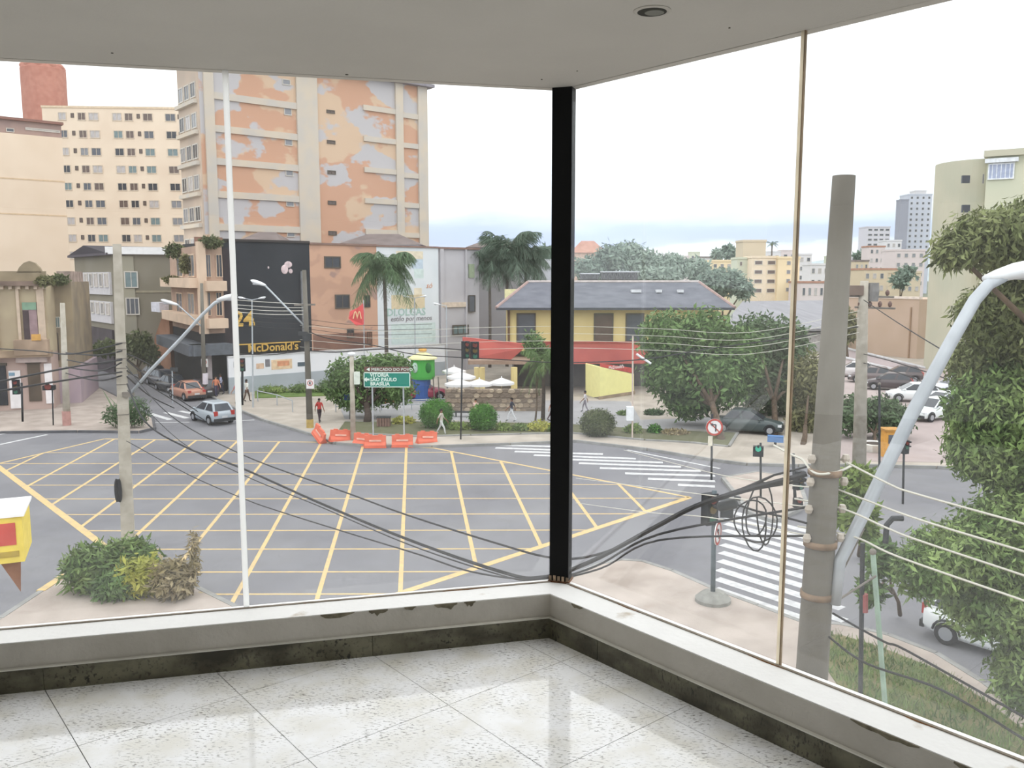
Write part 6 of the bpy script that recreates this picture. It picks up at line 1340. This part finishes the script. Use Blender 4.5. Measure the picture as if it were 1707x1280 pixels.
# ================================================================== vehicles
m_tyre = M('tyre', '26262a', .9, var=0); m_rim = M('rim', 'a9acb2', .4, var=0, metal=.5); m_cgl = M('car_glass', '353b44', .12, var=0, spec=.6); m_red = M('tail_red', 'b0403a', .35, var=0); m_clear = M('head_clear', 'd9dde2', .25, var=0); m_trim = M('car_trim', '2e3034', .6, var=0); m_plate = M('car_plate', 'c6c8ca', .6, var=0)
def paint(key, c): return M('car_' + key, c, .28, var=.02, spec=.6)
def loft(st, prof):
    mb = MB(); n = None; vs = []
    for s_ in st:
        ring = prof(*s_); n = len(ring); vs += ring
    fs = []
    for i in range(len(st) - 1):
        for k in range(n - 1): fs.append((i * n + k, i * n + k + 1, (i + 1) * n + k + 1, (i + 1) * n + k))
        fs.append((i * n + n - 1, i * n, (i + 1) * n, (i + 1) * n + n - 1))
    fs += [tuple(range(n))[::-1], tuple(range((len(st) - 1) * n, len(st) * n))]
    return mb.add(vs, fs)
def make_car(kind):
    t = thing('car', (0, 0, 0), 'car', 'car')
    hatch = kind == 'hatch'; hl = 1.95 if hatch else 2.15
    def bp(x, zl, zt, w): return [(x, y, z) for y, z in ((-w * .9, zl), (-w, zl + .14), (-w * 1.0, zl + (zt - zl) * .62), (-w * .95, zt - .03), (-w * .6, zt + .02), (0, zt + .035), (w * .6, zt + .02), (w * .95, zt - .03), (w, zl + (zt - zl) * .62), (w, zl + .14), (w * .9, zl))]
    rear = .93 if hatch else .9
    st = [(-hl, .42, .72, .62), (-hl + .06, .27, rear - .03, .76), (-hl + .45, .22, rear + .01, .81), (-.6, .2, .95, .83), (.5, .2, .94, .83), (1.05, .2, .9, .82), (1.55, .22, .82, .79), (hl - .1, .25, .7, .72), (hl, .36, .58, .62)]
    part('body', loft(st, bp), paint('silver', 'b4b8be'), t, world=False, smooth=True)
    # cabin
    xr0, xr1, xf1, xf0 = (-hl + .12, -hl + .55, .12, 1.05) if hatch else (-hl + .65, -hl + 1.2, .15, 1.05); zb, zt = .92, 1.47; wb, wt = .79, .58
    V = {'rb': (xr0, wb * .93, zb), 'rt': (xr1, wt, zt), 'ft': (xf1, wt, zt), 'fb': (xf0, wb * .95, zb)}
    def mir(p): return (p[0], -p[1], p[2])
    vs = [V['rb'], V['fb'], mir(V['fb']), mir(V['rb']), V['rt'], V['ft'], mir(V['ft']), mir(V['rt'])]
    mb = MB().add(vs, [(0, 1, 5, 4), (1, 2, 6, 5), (2, 3, 7, 6), (3, 0, 4, 7)]); mb.hexa([(xr1, -wt, zt - .002), (xf1, -wt, zt - .002), (xf1, wt, zt - .002), (xr1, wt, zt - .002)], [(xr1 + .1, -wt * .8, zt + .05), (xf1 - .1, -wt * .8, zt + .05), (xf1 - .1, wt * .8, zt + .05), (xr1 + .1, wt * .8, zt + .05)])
    part('cabin', mb, paint('silver', ''), t, world=False)
    def quad(name, q, inset, off):
        q = [Vector(p) for p in q]; c = sum(q, Vector()) / 4; n = (q[1] - q[0]).cross(q[2] - q[0]).normalized()
        if n.dot(c - Vector((-.4, 0, 1.1))) < 0: n = -n
        r_ = [c + (p - c) * inset + n * off for p in q]; part(name, MB().extrude(r_, -n * off * 1.5), m_cgl, t, world=False)
    quad('windscreen', [V['fb'], mir(V['fb']), mir(V['ft']), V['ft']], .88, .012); quad('rear_window', [V['rb'], mir(V['rb']), mir(V['rt']), V['rt']], .80, .012)
    def lerp(a, b, f): return tuple(a[i] + (b[i] - a[i]) * f for i in range(3))
    mbx, mtx = lerp(V['rb'], V['fb'], .47), lerp(V['rt'], V['ft'], .45)
    for f in (lambda p: p, mir):
        quad('side_window', [f(V['rb']), f(mbx), f(mtx), f(V['rt'])], .82, .012); quad('side_window', [f(mbx), f(V['fb']), f(V['ft']), f(mtx)], .84, .012)
    tm = MB().tube([(0, -.1, 0), (0, .1, 0)], .31, 18).mesh('wheel'); setmat(tm, m_tyre); rm = MB().tube([(0, -.112, 0), (0, .112, 0)], .19, 12).mesh('rim'); setmat(rm, m_rim)
    for x in (-hl + .72, hl - .72):
        for y in (-.74, .74):
            o = inst('wheel', tm, t, (x, y, .31)); inst('rim', rm, o)
            part('wheel_arch', MB().tube([(x + .37 * math.cos(a), y * 1.105, .31 + .37 * math.sin(a)) for a in np.linspace(.1, PI - .1, 9)], .035, 6), m_trim, t, world=False)
    for y in (-.6, .6):
        part('tail_light', MB().box((-hl + .07, y, .78 if not hatch else .82), (.14, .26, .2 if not hatch else .3)), m_red, t, world=False); part('headlight', MB().box((hl - .14, y, .62), (.22, .3, .14)), m_clear, t, world=False)
        part('mirror', MB().ball((.78, y * 1.52, .98), (.09, .11, .07), 8, 6), paint('silver', ''), t, world=False, smooth=True)
    part('bumper', MB().box((-hl + .02, 0, .38), (.12, 1.5, .2)), m_trim, t, world=False); part('bumper', MB().box((hl - .03, 0, .36), (.12, 1.4, .2)), m_trim, t, world=False)
    part('number_plate', MB().box((-hl - .005, 0, .58), (.04, .4, .13)), m_plate, t, world=False); part('grille', MB().box((hl - .02, 0, .52), (.06, .7, .1)), m_trim, t, world=False)
    return t
protos = {'hatch': make_car('hatch'), 'sedan': make_car('sedan')}; used = set()
def car(kind, x, y, ang, col, key, label, z=.01, group=None):     # ang: heading, degrees from +Y towards +X
    o = protos[kind] if kind not in used else copy_tree(protos[kind]); 
    if kind not in used: used.add(kind)
    g_ = G(x, y); o.location = (g_.x, g_.y, z); o.rotation_euler = (0, 0, R(90 - ang)); tag(o, label, 'car', group)
    if group is None and 'group' in o: del o['group']
    pm = paint(key, col)
    for ch in o.children:
        if ch.name.split('.')[0] in ('body', 'cabin', 'mirror'):
            ch.material_slots[0].link = 'OBJECT'; ch.material_slots[0].material = pm
    return o
car('hatch', 354, 703, -44, 'a7b0b8', 'silver2', 'silver hatchback driving away over the zebra crossing')
car('sedan', 312, 664, -42, 'b5836f', 'copper', 'copper-coloured car braking ahead of the silver hatchback')
car('hatch', 336, 660, -40, '3a3236', 'darkplum', 'dark car beside the copper one near the dark entrance')
for x, y, c, k, lb in ((286, 652, '2d2f36', 'black1', 'dark car behind the thin sign post on the side street'), (270, 642, '5a5a62', 'grey1', 'grey car further up the side street'), (256, 634, '3b3740', 'black2', 'rearmost dark car up the side street')):
    car('sedan', x, y, -42, c, k, lb, group='queue on the side street')
car('sedan', 1246, 724, 112, '3e4a4c', 'darkgreen', 'dark green car parked under the trees beside the median', z=.15)
car('sedan', 703, 668, 80, '9c3b52', 'crimson', 'crimson car parked behind the largest ball shrub', z=.16)
car('hatch', 1521, 672, -78, 'e4e8ea', 'white1', 'white hatchback with dark side windows in the parking lot', z=.17); car('sedan', 1556, 702, -120, 'dfe6e6', 'white2', 'front white sedan of the parking lot beside the lamp arm', z=.17)
for x, y, c, k, lb, a in ((1480, 652, '4a4044', 'brown1', 'dark car left of the white hatchback in the lot', -70), (1450, 640, '6b5f60', 'brown2', 'brown-grey car in the middle of the lot', -70), (1422, 630, 'd8d4d6', 'white3', 'pale car just right of the thick pole in the lot', -70), (1500, 638, '544a4c', 'brown3', 'dark car in the second row of the lot', -70), (1570, 690, 'd9dde0', 'white4', 'white car by the foliage in the lot', -110), (1590, 660, 'c9cdd2', 'silver3', 'silver car behind the foliage in the lot', -100)):
    car('hatch', x, y, a, c, k, lb, z=.17, group='cars in the parking lot')
car('hatch', 1676, 1086, 140, 'eef2f4', 'white5', 'white car on the road under the big right tree')
car('sedan', 1500, 1012, 140, 'e9ebe8', 'white6', 'white car partly hidden by the leaning green pole') if False else None

# ================================================================== people
def make_person(name, loc, ang, H, shirt, pants, skin, hair, label, stride=.3, arm_sw=.35, seated=False):
    k = H / 1.7
    J = {'pelvis': (0, 0, .92), 'belly': (0, .01, 1.08), 'chest': (0, 0, 1.30), 'neck': (0, -.01, 1.46), 'head0': (0, .01, 1.55), 'head1': (0, .02, 1.66)}
    rad = {'pelvis': (.155, .11), 'belly': (.14, .10), 'chest': (.16, .11), 'neck': (.055, .055), 'head0': (.075, .085), 'head1': (.075, .09)}
    E_ = [('pelvis', 'belly'), ('belly', 'chest'), ('chest', 'neck'), ('neck', 'head0'), ('head0', 'head1')]
    for s_, sd in ((-1, 'l'), (1, 'r')):
        f = stride * s_
        if seated: J.update({'hip' + sd: (.09 * s_, 0, .88), 'knee' + sd: (.11 * s_, .42, .9), 'ank' + sd: (.11 * s_, .45, .46), 'toe' + sd: (.11 * s_, .6, .43)})
        else: J.update({'hip' + sd: (.09 * s_, 0, .85), 'knee' + sd: (.1 * s_, f * .55 + .04, .49), 'ank' + sd: (.1 * s_, f * .9 - (.06 if f < 0 else 0), .08 + (.06 if f < 0 else 0)), 'toe' + sd: (.11 * s_, f * .9 + .16, .035)})
        a = -arm_sw * s_
        J.update({'sho' + sd: (.18 * s_, 0, 1.40), 'elb' + sd: (.23 * s_, a * .35 - .03, 1.13), 'wri' + sd: (.24 * s_, a * .8 + .05, .90), 'palm' + sd: (.24 * s_, a * .9 + .07, .83)})
        rad.update({'hip' + sd: (.095, .1), 'knee' + sd: (.062, .065), 'ank' + sd: (.042, .045), 'toe' + sd: (.042, .03), 'sho' + sd: (.07, .07), 'elb' + sd: (.046, .046), 'wri' + sd: (.032, .032), 'palm' + sd: (.022, .04)})
        E_ += [('pelvis', 'hip' + sd), ('hip' + sd, 'knee' + sd), ('knee' + sd, 'ank' + sd), ('ank' + sd, 'toe' + sd), ('chest', 'sho' + sd), ('sho' + sd, 'elb' + sd), ('elb' + sd, 'wri' + sd), ('wri' + sd, 'palm' + sd)]
    names = list(J); me = bpy.data.meshes.new('skeleton'); me.from_pydata([J[n_] for n_ in names], [(names.index(a), names.index(b)) for a, b in E_], [])
    o = bpy.data.objects.new('skeleton', me); COL.objects.link(o); md = o.modifiers.new('s', 'SKIN'); md.use_smooth_shade = True
    for i, n_ in enumerate(names): me.skin_vertices[0].data[i].radius = rad[n_]; me.skin_vertices[0].data[i].use_root = (n_ == 'pelvis')
    o.modifiers.new('d', 'SUBSURF').levels = 1
    dg = bpy.context.evaluated_depsgraph_get(); dg.update(); bm_ = bpy.data.meshes.new_from_object(o.evaluated_get(dg)); bpy.data.objects.remove(o)
    B = bmesh.new(); B.from_mesh(bm_)
    def add_tube(pts, rr):                 # fingers, nose, ears grow from the body mesh
        t_ = MB().tube(pts, rr, 5); vv = [B.verts.new(v) for v in t_.v]
        for f in t_.f: B.faces.new([vv[i] for i in f])
    for s_, sd in ((-1, 'l'), (1, 'r')):
        p = Vector(J['palm' + sd])
        for q in range(4): add_tube([p + Vector((0, -.025 + .018 * q, -.015)), p + Vector((-.006 * s_, -.024 + .018 * q, -.055)), p + Vector((-.02 * s_, -.022 + .018 * q, -.078 - (.012, .018, .014, .0)[3 - q]))], [.0095, .0085, .0065])
        add_tube([p + Vector((-.005 * s_, .03, .02)), p + Vector((-.012 * s_, .05, -.01)), p + Vector((-.018 * s_, .052, -.035))], [.011, .0095, .007])
        add_tube([(.078 * s_, .01, 1.58), (.09 * s_, .005, 1.61), (.082 * s_, .005, 1.635)], [.012, .016, .01]); add_tube([(.03 * s_, .088, 1.615), (.03 * s_, .098, 1.615)], [.012, .008])
    add_tube([(0, .09, 1.62), (0, .115, 1.58), (0, .09, 1.575)], [.01, .016, .012]); add_tube([(-.025, .09, 1.545), (0, .1, 1.543), (.025, .09, 1.545)], [.006, .009, .006])
    B.to_mesh(bm_); B.free()
    for m_ in (M('cloth_' + shirt, shirt, .9, var=.12, scale=12), M('cloth_' + pants, pants, .9, var=.12, scale=12), M('skin_' + skin, skin, .6, var=.05), M('shoe_dark', '2b2a2c', .7)): bm_.materials.append(m_)
    for f in bm_.polygons:
        x, y, z = f.center; ax = abs(x)
        f.use_smooth = True
        if z > 1.47: f.material_index = 2
        elif ax > .2 and z < 1.16 and not (seated and y > .2): f.material_index = 2
        elif z < .10 and not seated: f.material_index = 3
        elif z < .95: f.material_index = 1
        else: f.material_index = 0
    t = bpy.data.objects.new(name, bm_); COL.objects.link(t); t.location = loc; t.rotation_euler = (0, 0, R(-ang)); t.scale = (k, k, k); tag(t, label, 'person', 'people on the plaza')
    hb = MB().ball((0, .0, 1.655), (.092, .105, .09), 12, 8); hb.ball((0, -.045, 1.60), (.085, .07, .09), 10, 6); hm_ = hb.mesh('hair', smooth=True); setmat(hm_, M('hair_' + hair, hair, .8, var=.2, scale=20)); h = bpy.data.objects.new('hair', hm_); COL.objects.link(h); h.parent = t
    return t
SK, SKD = 'b98a70', '7f5a48'
for x, y, ang, H, sh, pa, sk, st_, lb, z in (
    (533, 707, 150, 1.62, 'b5433f', '3c2f35', SKD, .28, 'person in red top walking beside the dark utility pole', .14), (396, 676, -60, 1.75, 'c25a60', '46344a', SK, .25, 'person in pinkish red shirt left of the signal by the boundary wall', .14),
    (412, 672, 30, 1.75, 'd7d8d2', '57473f', SKD, .2, 'person in pale shirt right of the signal by the boundary wall', .14), (361, 664, 140, 1.7, 'c47a5c', '3a3850', SK, .15, 'person in orange top standing by the dark entrance', .14), (369, 660, -120, 1.72, 'a9aeca', '2f2d48', SKD, .2, 'person in pale blue top standing by the dark entrance', .14),
    (736, 728, 100, 1.62, 'b5b0a6', 'c4c8c8', SKD, .32, 'person in beige top passing the largest ball shrub', .14), (853, 706, -80, 1.62, '34384a', 'd8dbe2', SKD, .34, 'person in dark top and white trousers right of the second ball shrub', .16), (920, 706, 90, 1.62, '7d3a3c', '4a3038', SK, .3, 'person in dark red top just left of the black post', .16),
    (975, 690, -90, 1.55, 'd5d0d4', '8c868e', SKD, .2, 'person in pale pink clothes just right of the black post', .16)):
    g_ = G(x, y); make_person('person', (g_.x, g_.y, z), ang, H, sh, pa, sk, '241d1a', lb, st_)
g_ = G(793, 698); g_.z = .14
make_person('person', (g_.x, g_.y, g_.z - .38), 200, 1.65, 'e3c3bb', '4a4248', SK, '241d1a', 'person in pink and white top sitting before the stone wall', 0, .2, True)
bn = thing('bench', (g_.x, g_.y, .14), 'low dark bench before the stone wall', 'bench'); part('seat', MB().box((g_.x - .5, g_.y + .05, .50), (2.2, .45, .07)), m_dk, bn)
for dx in (-1.4, .4): part('leg', MB().box((g_.x + dx, g_.y + .05, .3), (.08, .4, .34)), m_dk, bn)
g_ = G(533, 707); a = R(-150); bk = Vector((-math.sin(a) * -1, math.cos(a) * -1, 0))
fw = Vector((math.sin(R(150)), math.cos(R(150)), 0)); c = Vector((g_.x, g_.y, 0)) - fw * .17
bp_ = thing('backpack', (c.x, c.y, 1.2), 'dark red backpack worn by the person beside the utility pole', 'bag'); part('sack', MB().ball((c.x, c.y, 1.36), (.15, .12, .22), 10, 8), M('backpack_red', '7d2f33', .8), bp_, smooth=True); part('pocket', MB().ball((c.x - fw.x * .1, c.y - fw.y * .1, 1.29), (.1, .07, .1), 8, 6), M('backpack_dark', '4a2427', .8), bp_, smooth=True)
